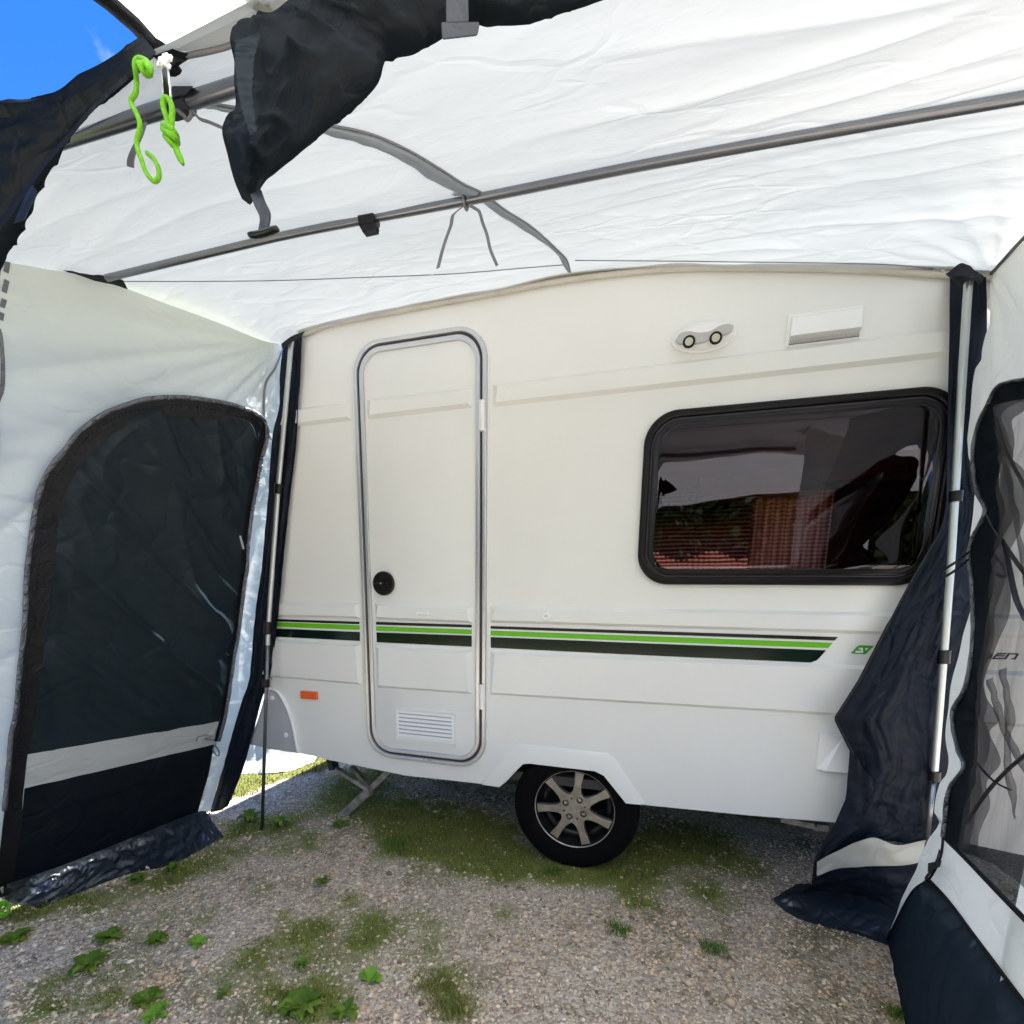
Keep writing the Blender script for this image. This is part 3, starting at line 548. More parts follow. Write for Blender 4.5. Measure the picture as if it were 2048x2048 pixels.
# lettering (D E N in wide slanted capitals), partly behind the net
def stroke_letter(polys): 
    mb = MB()
    for pl_ in polys:
        v, f = plate([[W(1900+x*.0766, 1260+y*.0766) for x, y in pl_]], -.0026, -.0004); mb.add(v, f)
    return mb.build('letter', M['letter'], van)
stroke_letter([[(700, 600), (1050, 600), (1045, 628), (690, 628)], [(1050, 600), (1110, 620), (1080, 700), (1020, 755), (1000, 730), (1045, 690), (1060, 640)], [(640, 725), (1010, 730), (1000, 760), (630, 757)], [(700, 628), (740, 628), (690, 725), (640, 725)]])
stroke_letter([[(1240, 600), (1470, 602), (1462, 632), (1225, 630)], [(1180, 655), (1420, 660), (1412, 688), (1160, 684)], [(1110, 725), (1400, 730), (1385, 762), (1095, 757)], [(1225, 630), (1262, 631), (1205, 655), (1180, 655)], [(1160, 684), (1200, 685), (1150, 726), (1110, 725)]])
stroke_letter([[(1510, 604), (1790, 610), (1782, 642), (1500, 634)], [(1500, 634), (1550, 636), (1450, 765), (1395, 763)], [(1735, 640), (1782, 642), (1700, 768), (1600, 766), (1612, 738), (1672, 738)]])
# ---- orange side marker
a, b_ = W(604, 1381), W(637.5, 1399)
mk_ = plate_obj('side_marker', [rrect(a[0], b_[0], min(a[1], b_[1]), max(a[1], b_[1]), .005)], -.016, -.0005, M['orange'], van, .003)
# ---- awning light: oval with two lamps
lc = np.array(PY(1407, 676)); 
def oval(rx, rz, n=40, cx=0, cz=0): return [(lc[0]+cx+rx*math.cos(2*math.pi*k/n), lc[2]+cz+rz*math.sin(2*math.pi*k/n)) for k in range(n)]
rx, rz = .106, .050
al = plate_obj('awning_light', [oval(rx, rz)], -.012, -.0005, M['white_plastic'], van, .004)
dome = []; nvv, nuu = 12, 40
for j in range(nvv):
    t = j/(nvv-1)*math.pi/2
    for i in range(nuu):
        a = 2*math.pi*i/nuu; x = (rx-.006)*math.cos(t)*math.cos(a); z = (rz-.005)*math.cos(t)*math.sin(a); dome.append((lc[0]+x, -.012-.030*math.sin(t), lc[2]+z))
df = [(j*nuu+i, j*nuu+(i+1) % nuu, (j+1)*nuu+(i+1) % nuu, (j+1)*nuu+i) for j in range(nvv-1) for i in range(nuu)]
mesh_obj('light_cover', dome, df, M['white_plastic'], al, True)
fp = [(lc[0]+x*.92, lc[2]+z*.95) for x, z in [(-.100, -.016), (-.085, .004), (-.055, .008), (-.02, -.001), (.02, -.001), (.05, .012), (.080, .014), (.100, .004), (.088, -.013), (.05, -.02), (.0, -.033), (-.05, -.032), (-.085, -.028)]]
plate_obj('lamp_face', [[(p[0], p[1]) for p in cr([(*q, 0) for q in fp+[fp[0]]], 60)[:-1]]], -.046, -.030, M['mirror_grey'], al, .002)
for px_, py_ in ((1378, 684), (1431.5, 676.5)):
    c = PY(px_, py_, -.046); rb_ = MB()
    pts = [c+np.array([math.cos(2*math.pi*k/28)*.0165, -.002, math.sin(2*math.pi*k/28)*.0165]) for k in range(28)]
    rb_.tube(pts, .0042, 8, closed=True); bz = rb_.build('lamp_bezel', M['rubber'], al, True)
    MB().tube([c, c+np.array([0, -.004, 0])], .0140, 20).build('lamp_lens', M['lens'], bz)
# ---- fridge vent
q = [W(1579, 634), W(1726, 613), W(1727, 677), W(1568, 692)]
x0, x1, z1, z0 = q[0][0]-.002, q[1][0], (q[0][1]+q[1][1])/2, (q[2][1]+q[3][1])/2
vb_ = plate_obj('wall_vent', [rrect(x0-.004, x1+.003, z0-.003, z1+.003, .006)], -.007, -.0005, M['white_plastic'], van, .002)
cv = MB(); a = [(x0+.006, -.007, z0+.016), (x1, -.007, z0+.016), (x1, -.007, z1-.004), (x0+.006, -.007, z1-.004)]; b4 = [(x0+.004, -.032, z0+.018), (x1-.002, -.032, z0+.018), (x1-.004, -.020, z1-.012), (x0+.010, -.020, z1-.012)]
cv.hexa(b4, a); cv.build('vent_hood', M['white_plastic'], vb_, False, .002)
gr = MB()
for k in range(40):
    x = x0+.008+(x1-x0-.014)*k/39; gr.hexa([(x-.0012, -.030, z0+.016), (x+.0012, -.030, z0+.016), (x+.0012, -.010, z0+.016), (x-.0012, -.010, z0+.016)], [(x-.0032, -.016, z0+.002), (x-.0008, -.016, z0+.002), (x-.0008, -.008, z0+.002), (x-.0032, -.008, z0+.002)])
gr.build('vent_comb', M['white_plastic'], vb_)
plate_obj('vent_slot', [[(x0+.006, z0+.001), (x1-.003, z0+.001), (x1-.003, z0+.0155), (x0+.006, z0+.0155)]], -.0085, -.0072, M['dark_steel'], vb_)
# ---- mains socket box, lower right
q = [W(1642, 1468), W(1716, 1473), W(1711, 1544), W(1630, 1536)]
sb = plate_obj('socket_box', [rrect(q[3][0]-.001, q[2][0]+.012, q[3][1]-.004, q[0][1]+.004, .006)], -.012, -.0005, M['white_plastic'], van, .003)
sx0, sx1, sz0, sz1 = q[3][0]+.004, q[2][0]+.006, q[3][1]+.002, q[0][1]
lid = MB(); xm0, xm1 = sx0+(sx1-sx0)*.52, sx0+(sx1-sx0)*.62; xb0, xb1 = sx0+(sx1-sx0)*.16, sx0+(sx1-sx0)*.86
lid.add([(sx0, -.012, sz0), (sx0, -.012, sz1), (xm0, -.018, sz1), (xb0, -.030, sz0), (xm1, -.018, sz1), (xb1, -.030, sz0), (sx1, -.012, sz1), (sx1, -.012, sz0), (xb0, -.012, sz0-.006), (xb1, -.012, sz0-.006)],
        [(0, 3, 2, 1), (3, 5, 4, 2), (5, 7, 6, 4), (8, 9, 5, 3), (0, 8, 3), (5, 9, 7)])
lid.build('socket_lid', M['white_plastic'], sb)
MB().box(sx0-.002, sx0+.03, -.016, -.0125, sz1-.004, sz1+.002).build('lid_hinge', M['white_plastic'], sb)
# ---- window
wf = ring_obj('window', wx0, wx1, wz0, wz1, .115, 0, .027, -.024, -.0006, M['rubber'], van, .008)
ring_obj('window_channel', wx0, wx1, wz0, wz1, .115, .0272, .034, -.016, -.0008, M['purple_seal'], wf, .002)
ring_obj('inner_seal', wx0, wx1, wz0, wz1, .115, .0342, .056, -.026, -.0010, M['black_plastic'], wf, .004)
ring_obj('seal_line', wx0, wx1, wz0, wz1, .115, .044, .0465, -.0278, -.0264, M['alloy_dark'], wf)
gp_ = rrect(wx0+.040, wx1-.040, wz0+.040, wz1-.040, .085, 14)
# the acrylic pane is blown slightly outwards
NU, NV = 60, 40; V_ = []; 
xs = np.linspace(wx0+.042, wx1-.042, NU); zs = np.linspace(wz0+.042, wz1-.042, NV)
for z in zs:
    for x in xs:
        rr = .082; dx_ = max(0, abs(x-(wx0+wx1)/2)-((wx1-wx0)/2-.042-rr)); dz_ = max(0, abs(z-(wz0+wz1)/2)-((wz1-wz0)/2-.042-rr)); d_ = math.hypot(dx_, dz_)
        if d_ > rr: 
            s_ = rr/d_; sxg = 1 if x > (wx0+wx1)/2 else -1; szg = 1 if z > (wz0+wz1)/2 else -1
            x2 = (wx0+wx1)/2+sxg*(((wx1-wx0)/2-.042-rr)+dx_*s_) if dx_ > 0 else x; z2 = (wz0+wz1)/2+szg*(((wz1-wz0)/2-.042-rr)+dz_*s_) if dz_ > 0 else z
        else: x2, z2 = x, z
        e_ = min(1, (min(x2-wx0-.04, wx1-.04-x2, z2-wz0-.04, wz1-.04-z2))/.03); V_.append((x2, -.018-.009*max(0, e_)**.5, z2))
mesh_obj('pane', V_, [(j*NU+i, j*NU+i+1, (j+1)*NU+i+1, (j+1)*NU+i) for j in range(NV-1) for i in range(NU-1)], M['glass'], wf, True)
# ---- wheels
def wheel(cy, side):
    cx_, cz_ = -.333, .300
    e = MB(); prof = [(.172, .0), (.182, -.012), (.200, -.020), (.232, -.024), (.257, -.018), (.270, -.006), (.277, .010), (.279, .05), (.279, .12), (.274, .15), (.26, .165), (.19, .16)]
    n_ = 64
    def lathe(prof, name, m, parent):
        v = [(cx_+r*math.cos(2*math.pi*k/n_), cy+y*side, cz_+r*math.sin(2*math.pi*k/n_)) for r, y in prof for k in range(n_)]
        f = [(j*n_+k, j*n_+(k+1) % n_, (j+1)*n_+(k+1) % n_, (j+1)*n_+k) for j in range(len(prof)-1) for k in range(n_)]
        return mesh_obj(name, v, f, m, parent, True)
    wh = lathe([(.02, .10), (.12, .105), (.13, .06), (.168, .05), (.168, .15)], 'wheel', M['alloy_dark'], van)
    lathe(prof, 'tyre', M['tyre'], wh)
    rim = MB(); 
    lathe([(.180, .004), (.181, -.005), (.178, -.007), (.1745, -.005), (.173, .002)], 'rim_edge', M['alloy'], wh)
    lathe([(.1735, .002), (.166, .02), (.160, .03), (.158, .06)], 'rim_barrel', M['alloy_dark'], wh)
    if side > 0:
        # seven spoke face as one plate outline
        out = []; nsp = 7
        for k in range(nsp):
            a0 = R(84)+2*math.pi*k/nsp; h = math.pi/nsp
            for r_, da in ((.170, -.120), (.170, .120), (.120, .125), (.090, .190), (.074, .30), (.068, h)): out.append((r_, a0+da))
            # mirrored descent is supplied by next spoke
            out.append((.074, a0+2*h-.30)); out.append((.090, a0+2*h-.190)); out.append((.120, a0+2*h-.125))
        ol = [(cx_+r_*math.cos(a), cz_+r_*math.sin(a)) for r_, a in out]
        holes = []
        for k in range(4): a = R(62+90*k); holes.append([(cx_+.046*math.cos(a)+.0145*math.cos(t), cz_+.046*math.sin(a)+.0145*math.sin(t)) for t in np.linspace(0, 2*math.pi, 20, endpoint=False)][::-1])
        for k in range(4): a = R(17+90*k); holes.append([(cx_+.048*math.cos(a)+.004*math.cos(t), cz_+.048*math.sin(a)+.004*math.sin(t)) for t in np.linspace(0, 2*math.pi, 10, endpoint=False)][::-1])
        sp_ = plate_obj('spokes', [ol]+holes, cy+.002, cy+.030, M['alloy'], wh, .0025)
        MB().tube([(cx_, cy+.001, cz_), (cx_, cy-.002, cz_)], .0295, 32).build('hub_cap', M['alloy'], wh, False, .0008)
        for k in range(4):
            a = R(62+90*k); c = np.array([cx_+.046*math.cos(a), cy+.020, cz_+.046*math.sin(a)]); bq = MB().tube([c+np.array([0, .004, 0]), c], .0128, 16); bq.tube([c, c-np.array([0, .012, 0])], [.0088, .0078], 6)
            bq.build('wheel_bolt', M['dirty_steel'], wh, False, .0008)
    return wh
wheel(.035, 1); wheel(WD-.04, -1)
# ---- corner steady (scissor leg)
Y0 = .20
def bar(mb, a, b, w_, d_, y):
    a = np.array(PY(*a, y)); b = np.array(PY(*b, y)); t = (b-a); t /= np.linalg.norm(t); nrm = np.array([-t[2], 0, t[0]])*w_/2; dy = np.array([0, d_/2, 0])
    mb.hexa([a-nrm-dy, b-nrm-dy, b+nrm-dy, a+nrm-dy][::-1], [a-nrm+dy, b-nrm+dy, b+nrm+dy, a+nrm+dy][::-1])
leg = MB(); bar(leg, (787, 1535), (683, 1634), .030, .045, Y0); bar(leg, (740, 1581), (686, 1631), .044, .050, Y0)
lo = leg.build('corner_steady', M['dirty_steel'], van, False, .002)
sc = MB(); bar(sc, (664, 1532), (740, 1580), .020, .03, Y0-.04); bar(sc, (703, 1532), (741, 1576), .018, .03, Y0+.04); sc.build('steady_link', M['dirty_steel'], lo, False, .001)
br = MB(); bar(br, (662, 1508), (668, 1538), .030, .05, Y0-.045); br.box(-1.80, -1.15, Y0-.05, Y0+.05, .385, .399); br.build('steady_bracket', M['dark_steel'], lo)
br = MB(); bar(br, (1560, 1636), (1650, 1655), .022, .03, .06); bar(br, (1626, 1652), (1655, 1654), .026, .03, .05); br.build('underbody_bracket', M['dirty_steel'], van)
c = PY(1631, 1650, .03); MB().tube([c, c-np.array([0, .006, 0])], .0055, 12).build('bracket_bolt', M['dark_steel'], van)
# ---- awning rail along the roof edge
rail = cr([PY(*p, -.012) for p in [(604, 671), (660, 649), (803, 621), (900, 603), (1000, 585), (1136, 560), (1320, 540), (1488, 536), (1732, 540), (1880, 549), (2100, 560)]], 60)
MB().tube(rail, .010, 8).build('awning_rail', M['cream_rail'], van, True)
rl2 = [p+np.array([0, -.004, .016+.008*abs(nz(i*.35, 3))]) for i, p in enumerate(rail)]
MB().tube(rl2, [.010+.007*(1+nz(i*.3, 9)) for i in range(60)], 8, flat=.4).build('rail_strip', M['beige_band'], van, True)

# ---- inside the caravan, seen through the window
def plaid():
    mt = bpy.data.materials.new('plaid_curtain'); mt.use_nodes = True; n = mt.node_tree; b = n.nodes['Principled BSDF']; K = n.links.new; N = n.nodes.new
    tc = N('ShaderNodeTexCoord'); outs = []
    for ax, sc_ in (('X', 9), ('Z', 12)):
        wv = N('ShaderNodeTexWave'); wv.wave_type = 'BANDS'; wv.bands_direction = ax; wv.inputs['Scale'].default_value = sc_; wv.inputs['Distortion'].default_value = 1.2; wv.inputs['Detail'].default_value = 2
        K(tc.outputs['Object'], wv.inputs[0]); outs.append(wv.outputs[0])
    a = N('ShaderNodeMath'); a.operation = 'ADD'; K(outs[0], a.inputs[0]); K(outs[1], a.inputs[1])
    d = N('ShaderNodeMath'); d.operation = 'MULTIPLY'; d.inputs[1].default_value = .5; K(a.outputs[0], d.inputs[0])
    cr_ = N('ShaderNodeValToRGB'); e = cr_.color_ramp.elements; e[0].color = (.30, .06, .04, 1); e[1].color = (.92, .66, .52, 1); x = e.new(.5); x.color = (.62, .26, .19, 1)
    K(d.outputs[0], cr_.inputs[0]); K(cr_.outputs[0], b.inputs['Base Color']); b.inputs['Roughness'].default_value = .8
    t = N('ShaderNodeBsdfTranslucent'); K(cr_.outputs[0], t.inputs[0]); ms = N('ShaderNodeMixShader'); ms.inputs[0].default_value = .6; K(b.outputs[0], ms.inputs[1]); K(t.outputs[0], ms.inputs[2]); K(ms.outputs[0], n.nodes['Material Output'].inputs[0]); return mt
M['plaid'] = plaid()
def stripes_mat():
    mt = bpy.data.materials.new('striped_bench'); mt.use_nodes = True; n = mt.node_tree; b = n.nodes['Principled BSDF']; K = n.links.new; N = n.nodes.new
    tc = N('ShaderNodeTexCoord'); wv = N('ShaderNodeTexWave'); wv.bands_direction = 'Z'; wv.inputs['Scale'].default_value = 11; wv.inputs['Distortion'].default_value = 1.5; wv.inputs['Detail Scale'].default_value = .6; K(tc.outputs['Object'], wv.inputs[0])
    cr_ = N('ShaderNodeValToRGB'); e = cr_.color_ramp.elements; e[0].position = .5; e[1].position = .75; e[0].color = (.06, .012, .010, 1); e[1].color = (.27, .15, .12, 1); K(wv.outputs[0], cr_.inputs[0]); K(cr_.outputs[0], b.inputs['Base Color']); t = N('ShaderNodeBsdfTranslucent'); K(cr_.outputs[0], t.inputs[0]); ms = N('ShaderNodeMixShader'); ms.inputs[0].default_value = .6; K(b.outputs[0], ms.inputs[1]); K(t.outputs[0], ms.inputs[2]); K(ms.outputs[0], n.nodes['Material Output'].inputs[0]); return mt
M['wood_red'] = mat('red_brown_furniture', (.26, .055, .035), .4, var=.5, vscale=4)
M['stripe_cloth'] = stripes_mat()
def inner(name, m, *boxes):
    mb = MB()
    for q in boxes: mb.box(*q)
    return mb.build(name, m, van)
fwx0, fwz0 = PY(1306, 1152, WD-.06)[0], PY(1306, 1158, WD-.06)[2]; fwx1, fwz1 = PY(1652, 1004, WD-.06)[0], PY(1652, 1004, WD-.06)[2]
inner('interior_lining', M['wood_red'], (-1.6, fwx0, WD-.05, WD-.004, .45, 2.3), (fwx1, 2.3, WD-.05, WD-.004, .45, 2.0), (fwx0, fwx1, WD-.05, WD-.004, .45, fwz0), (fwx0, fwx1, WD-.05, WD-.004, fwz1, 2.3), (fwx0, PY(1506, 1040, 1.99)[0], 1.98, WD-.052, PY(1506, 1056, 1.99)[2], 2.0),  # last box added behind the blind to block light from the far window
      (-1.60, 2.0, .045, WD-.06, 2.02, 2.04), (-.75, -.72, .05, WD-.06, .45, 2.0), (2.0, 2.03, .05, WD-.06, .45, 2.0))
inner('interior_cabinet', M['wood_red'], (-.7, -.35, 1.3, 1.95, .45, 1.98), (PY(1395, 990, 1.6)[0], PY(1640, 990, 1.6)[0], 1.6, 2.0, PY(1500, 985, 1.6)[2], 2.0))
strip_l = MB().tube([PY(1400, 996, 1.58), PY(1525, 992, 1.58)], .006, 8).build('cabinet_trim', M['aluminium'], van)
def curtain(xa, xb, y, ya, yb, nm, label, m, nf=.55):
    a = PY(xa, ya, y); b = PY(xb, ya, y); z0 = PY(xa, yb, y)[2]
    G = np.array([[(a[0]+(b[0]-a[0])*i/79, y+.018*math.sin(i*nf)+.006*math.sin(i*1.7+1), z0+(a[2]-z0)*j/19) for i in range(80)] for j in range(20)])
    o = grid_obj(nm, G, m); return tag(o, label, 'curtain')
curtain(1508, 1668, 1.85, 985, 1185, 'curtain', 'reddish checked curtain hanging behind the dark caravan window', M['plaid'])
curtain(1280, 1516, 1.93, 990, 1175, 'blind', 'dark red striped blind left of the checked curtain inside the caravan', M['stripe_cloth'], .15)

# ================================================================== AWNING
aw = tag(empty('awning', (-.4, -.6, 0)), 'white and charcoal inflatable style caravan awning with zipped side panels and rolled front door', 'awning')
from mathutils.bvhtree import BVHTree
def clampz(p, z=.006): p = np.array(p, float); p[2] = max(p[2], z); return p
# ---- roof
row0 = [PY(*p, -.012) for p in [(563, 689), (611, 664), (700, 643), (803, 620), (907, 598), (1000, 583), (1136, 551), (1320, 536), (1488, 539), (1732, 541), (1890, 540), (1965, 552)]] + [np.array((1.12, -.03, 2.13))]
row0 = [np.array((-1.95, -.012, 2.30))] + row0
r_h = [np.array((-2.05, -.36, 2.22)), np.array((-1.745, -.36, 2.287)), np.array((-1.2, -.36, 2.30)), np.array((-.45, -.36, 2.288)), np.array((.2, -.36, 2.262)), np.array((1.12, -.36, 2.15))]
r1 = [np.array((-2.10, -.7, 2.15))] + [PY(*p, -.7) for p in [(212, 547), (515, 466), (735, 434), (930, 391), (1300, 317), (1700, 244), (2048, 182)]] + [np.array((1.12, -.7, 2.10))]
r2 = [np.array((-2.12, -1.0, 2.07)), np.array((-1.83, -1.0, 2.115)), np.array((-1.2, -1.0, 2.14)), np.array((-.5, -1.0, 2.12)), np.array((.2, -1.0, 2.10)), np.array((1.12, -1.0, 2.07))]
r3 = [np.array((-2.0, -1.24, 2.035)), np.array((-1.2, -1.22, 2.055)), np.array((-.5, -1.22, 2.085)), np.array((.2, -1.22, 2.09)), np.array((1.12, -1.24, 2.05))]
r4_ = [np.array((-2.0, -1.335, 1.94)), np.array((-1.2, -1.335, 1.955)), np.array((-.72, -1.335, 2.0)), np.array((.2, -1.34, 2.03)), np.array((1.12, -1.345, 2.0))]
RG = loft([row0, r_h, r1, r2, r3, r4_], 330, 230)
def roof_d(u, v, p):
    x, y = p[0], p[1]
    a = .5+.5*nz(x*1.3, y*1.7, 5)
    edge = min(1, v*18)
    taut = math.exp(-((y+.7)/.05)**2)+math.exp(-((y+1.22)/.05)**2)
    yy = y + .10*x + .05*nz(x*1.5, y*2)
    b2 = max(0, min(1, (x+.35)*1.6)); c3 = math.exp(-((y+.28)/.3)**2); s = .013*(rid(x*.8, yy*8, 2, 5)-.35)*(.12+a*.3+b2*.8) + .006*nz(x*.9, yy*20, 7)*(.15+.85*b2) + .006*(rid(x*4+y*2, y*7-x*2, 4, 12)-.1)*(c3*.7+.12) + .002*(rid(x*9-y*5, y*13+x*3, 6, 9)-.15)*c3 + .010*nz(x*2, y*2.5, 9)
    fan = math.atan2(y+.02, x-.86)*9; rr = math.hypot(y+.02, x-.86); s += .012*nz(fan, rr*1.2, 3)*math.exp(-rr*2.2)
    return .72*s*edge*(1-.85*min(1, taut))
roof = grid_obj('roof', RG, M['cloth_white'], aw, roof_d)
rb = BVHTree.FromPolygons([v.co[:] for v in roof.data.vertices], [p.vertices[:] for p in roof.data.polygons])
def on_roof(x, y, off=.006):
    d = Vector(ray(x, y)).normalized(); h = rb.ray_cast(Vector(C), d)
    return np.array(h[0]-d*off) if h[0] else PY(x, y, -.7)
def roof_line(name, pts, r, m, parent, n=60, flat=.4):
    P = cr([(x, y, 0) for x, y in pts], n); return MB().tube([on_roof(p[0], p[1]) for p in P], r, 8, flat=flat).build(name, m, parent, True)
roof_line('roof_seam', [(248, 563), (400, 563), (560, 561), (700, 556), (900, 548), (1050, 536), (1125, 530)], .0022, M['seam'], roof)
roof_line('roof_seam', [(1150, 521), (1300, 522), (1480, 524), (1650, 526), (1790, 530), (1890, 542)], .0022, M['seam'], roof)
# sleeve hanging under the roof from the rail to the front
sl_t = [(1141, 545), (1134, 520), (1118, 503), (1065, 455), (1010, 420), (966, 387), (925, 367), (880, 338), (815, 300), (740, 268), (655, 250), (560, 235), (470, 215), (385, 203)]
sl_b = [(1136, 545), (1124, 528), (1112, 506), (1050, 462), (1000, 432), (957, 400), (914, 385), (868, 364), (800, 320), (735, 292), (640, 268), (555, 252), (465, 228), (388, 212)]
T = cr([(x, y, 0) for x, y in sl_t], 90); Bq = cr([(x, y, 0) for x, y in sl_b], 90)
G = []
for k in range(7):
    t = k/6; G.append([on_roof(T[i][0]*(1-t)+Bq[i][0]*t, T[i][1]*(1-t)+Bq[i][1]*t, .004+.010*math.sin(math.pi*min(1, t*1.0))+.02*t*min(1, i/14)) for i in range(90)])
grid_obj('roof_sleeve', np.array(G), M['sleeve'], roof, lambda u, v, p: .003*nz(u*30, v*2))
MB().tube([on_roof(T[i][0], T[i][1], .008) for i in range(0, 90)], .0022, 6).build('sleeve_edge', M['strap_grey'], roof, True)

# ---- left wall
lw_top = [(-330, 482), (-150, 494), (0, 511), (72, 527), (112, 536), (181, 558), (254, 578), (326, 605), (435, 645), (525, 681), (563, 688)]
rights = [(563, 745), (563, 812), (548, 877), (537, 1004), (523, 1138), (512, 1222), (501, 1353), (472, 1451), (454, 1512), (436, 1567), (421, 1622)]
lefts = [-330]*11; lys = [620, 740, 860, 990, 1130, 1260, 1400, 1540, 1680, 1830, 1990]
rows = [[PL(*p) for p in lw_top]]
for (rx_, ry_), ly in zip(rights, lys): rows.append([clampz(PL(-330, ly)), clampz(PL(-330+(rx_+330)*.33, ly+(ry_-ly)*.33)), clampz(PL(-330+(rx_+330)*.66, ly+(ry_-ly)*.66)), clampz(PL(rx_, ry_))])
LG = loft(rows, 260, 240)
cor = PL(563, 700)
def lw_d(u, v, p):
    dy, dz = cor[1]-p[1]+.02, cor[2]-p[2]+.04; r = math.hypot(dy, dz); a = math.atan2(dz, dy)
    s = .040*(rid(a*6.5, r*.8, 1, 4)-.4)*min(1, r*1.3)*math.exp(-r*.8) + .009*nz(a*10, r*1.1, 4)*math.exp(-r*1.1)*min(1, r*1.5) + .012*nz(a*4, r*1.7, 8)+.004*nz(p[1]*7, p[2]*16, 5) + .005*(rid(p[1]*3+p[2], p[2]*8, 3, 6)-.3)*min(1, r)
    return s*min(1, v*25)*min(1, (1-u)*18+.15)
PANEL = [(26, 1700), (52, 1560), (66, 1418), (84, 1259), (100, 1138), (120, 993), (170, 905), (240, 850), (350, 818), (440, 826), (505, 858), (518, 880), (510, 930), (497, 1012), (484, 1150), (468, 1259), (450, 1350), (440, 1420), (425, 1490), (408, 1560), (396, 1618), (392, 1650), (300, 1780), (60, 1860), (2, 1860)]
PANEL3 = [(PL(*q)[1], PL(*q)[2]) for q in PANEL]
lwall = grid_obj('left_wall', LG, M['cloth_side'], aw, lw_d, lambda q: not inside((q[1], q[2]), PANEL3))
def strip(name, A, B, proj, m, parent, n=160, k=5, off=.0, wob=0.0, wf_=6, lift=0.0):
    """cloth strip between two pixel curves with equally many points, laid on a plane"""
    a = []; b = []
    PA = [proj(*p, off) for p in A]; PB = [proj(*p, off) for p in B]
    a = cr(PA, n); q = []
    # resample B with the same parameterisation
    def par(P, n):
        P = np.array(P); t = np.linspace(0, len(P)-1, n); out = []
        Q = np.vstack([2*P[0]-P[1], P, 2*P[-1]-P[-2], 3*P[-1]-2*P[-2]])
        for tt in t:
            i = min(int(tt), len(P)-2); f_ = tt-i; a_, b_, c_, d_ = Q[i], Q[i+1], Q[i+2], Q[i+3]
            out.append(.5*((2*b_)+(-a_+c_)*f_+(2*a_-5*b_+4*c_-d_)*f_*f_+(-a_+3*b_-3*c_+d_)*f_**3))
        return np.array(out)
    a, b = par(PA, n), par(PB, n)
    G = np.stack([a*(1-t)+b*t for t in np.linspace(0, 1, k)], 0)
    G[..., 2] = np.maximum(G[..., 2], .004)
    return grid_obj(name, G, m, parent, (lambda u, v, p: wob*nz(u*wf_*6, v*2, p[2])) if wob else None)
# zipped door panel in the left wall
pl_L = [(22, 1782), (34, 1700), (42, 1650), (49, 1577), (54, 1509), (62, 1404), (75, 1259), (85, 1138), (105, 993), (150, 900), (217, 846), (283, 820), (350, 804)]
pl_R = [(392, 1638), (405, 1590), (417, 1549), (428, 1489), (438, 1443), (448, 1400), (470, 1280), (486, 1138), (500, 1010), (515, 928), (524, 877), (512, 848), (430, 814)]
def panel_part(name, i0, i1, m, off, amp, dfun=None, lbl=None):
    rows = [[clampz(PL(*pl_L[i], off), .01), clampz(PL((pl_L[i][0]+pl_R[i][0])/2, (pl_L[i][1]+pl_R[i][1])/2, off), .01), clampz(PL(*pl_R[i], off), .01)] for i in range(i0, i1+1)]
    G = loft(rows, 120, max(40, 18*(i1-i0)))
    return grid_obj(name, G, m, aw, dfun)
def pan_d(u, v, p):
    e = min(1, u*10, (1-u)*10, .3+v*10, 1)
    q = p[1]*.8+p[2]*.75; r_ = p[1]*.7-p[2]*.7
    return e*(.030*(rid(q*2.1, r_*.6, 3, 4)-.5)+.014*(rid(q*4+r_, r_*1.5, 8, 6)-.4)+.008*nz(q*9, r_*3, 2)+.004*(rid(q*11, r_*5, 5, 6)-.3)+.020*(rid(q*3.2+.5, r_*.35, 9, 12)-.1)+.008*(rid(q*6.2+.5, r_*.5, 4, 12)-.1))
panel_part('panel_backing', 0, 12, M['cloth_dark'], -.006, 0)
panel_part('panel_window', 4, 12, M['cloth_panel'], .012, 0, pan_d)
panel_part('panel_stripe', 3, 4, M['cloth_side'], .014, 0, lambda u, v, p: .004*nz(p[1]*14, p[2]*9, 2))
panel_part('panel_foot', 0, 3, M['cloth_dark'], .012, 0, lambda u, v, p: min(1, u*8, (1-u)*8)*(.012*nz(p[1]*1.8, p[2]*9, 4)+.005*nz(p[1]*5, p[2]*14, 1)))
zo = [(-2, 1700), (9, 1621), (16, 1541), (22, 1476), (33, 1418), (40, 1324), (49, 1259), (54, 1138), (65, 1059), (76, 993), (94, 946), (127, 903), (163, 859), (217, 823), (283, 801), (355, 794), (435, 803), (485, 816), (528, 839), (534, 877), (522, 928), (507, 1012), (498, 1077), (494, 1138), (489, 1170), (478, 1259), (467, 1324), (453, 1422), (438, 1483)]
zi = [(30, 1790), (42, 1657), (47, 1580), (58, 1495), (70, 1430), (85, 1330), (91, 1259), (109, 1138), (115, 1060), (127, 993), (145, 955), (181, 910), (205, 885), (254, 852), (300, 838), (340, 833), (417, 838), (460, 846), (514, 862), (516, 885), (508, 928), (496, 1012), (488, 1077), (484, 1138), (479, 1170), (467, 1259), (456, 1324), (443, 1422), (428, 1483)]
zi[0] = (20, 1790); zo[0] = (-14, 1800)
zp = strip('zip_band', zo, zi, PL, M['zip'], aw, 300, 5, .022, .003, 12)
ed = cr([PL(*p, .026) for p in zo[1:]], 200)
MB().tube([p+np.array([0, .003*nz(i*.15, 2), .003*nz(i*.2, 7)]) for i, p in enumerate(ed)], [.0085+.0025*nz(i*.3, 1) for i in range(200)], 8, flat=.6).build('zip_piping', M['zip_edge'], zp, True)
mid = cr([PL((a[0]*.55+b[0]*.45), (a[1]*.55+b[1]*.45), .030) for a, b in zip(zo[1:], zi[1:])], 240)
zt = MB()
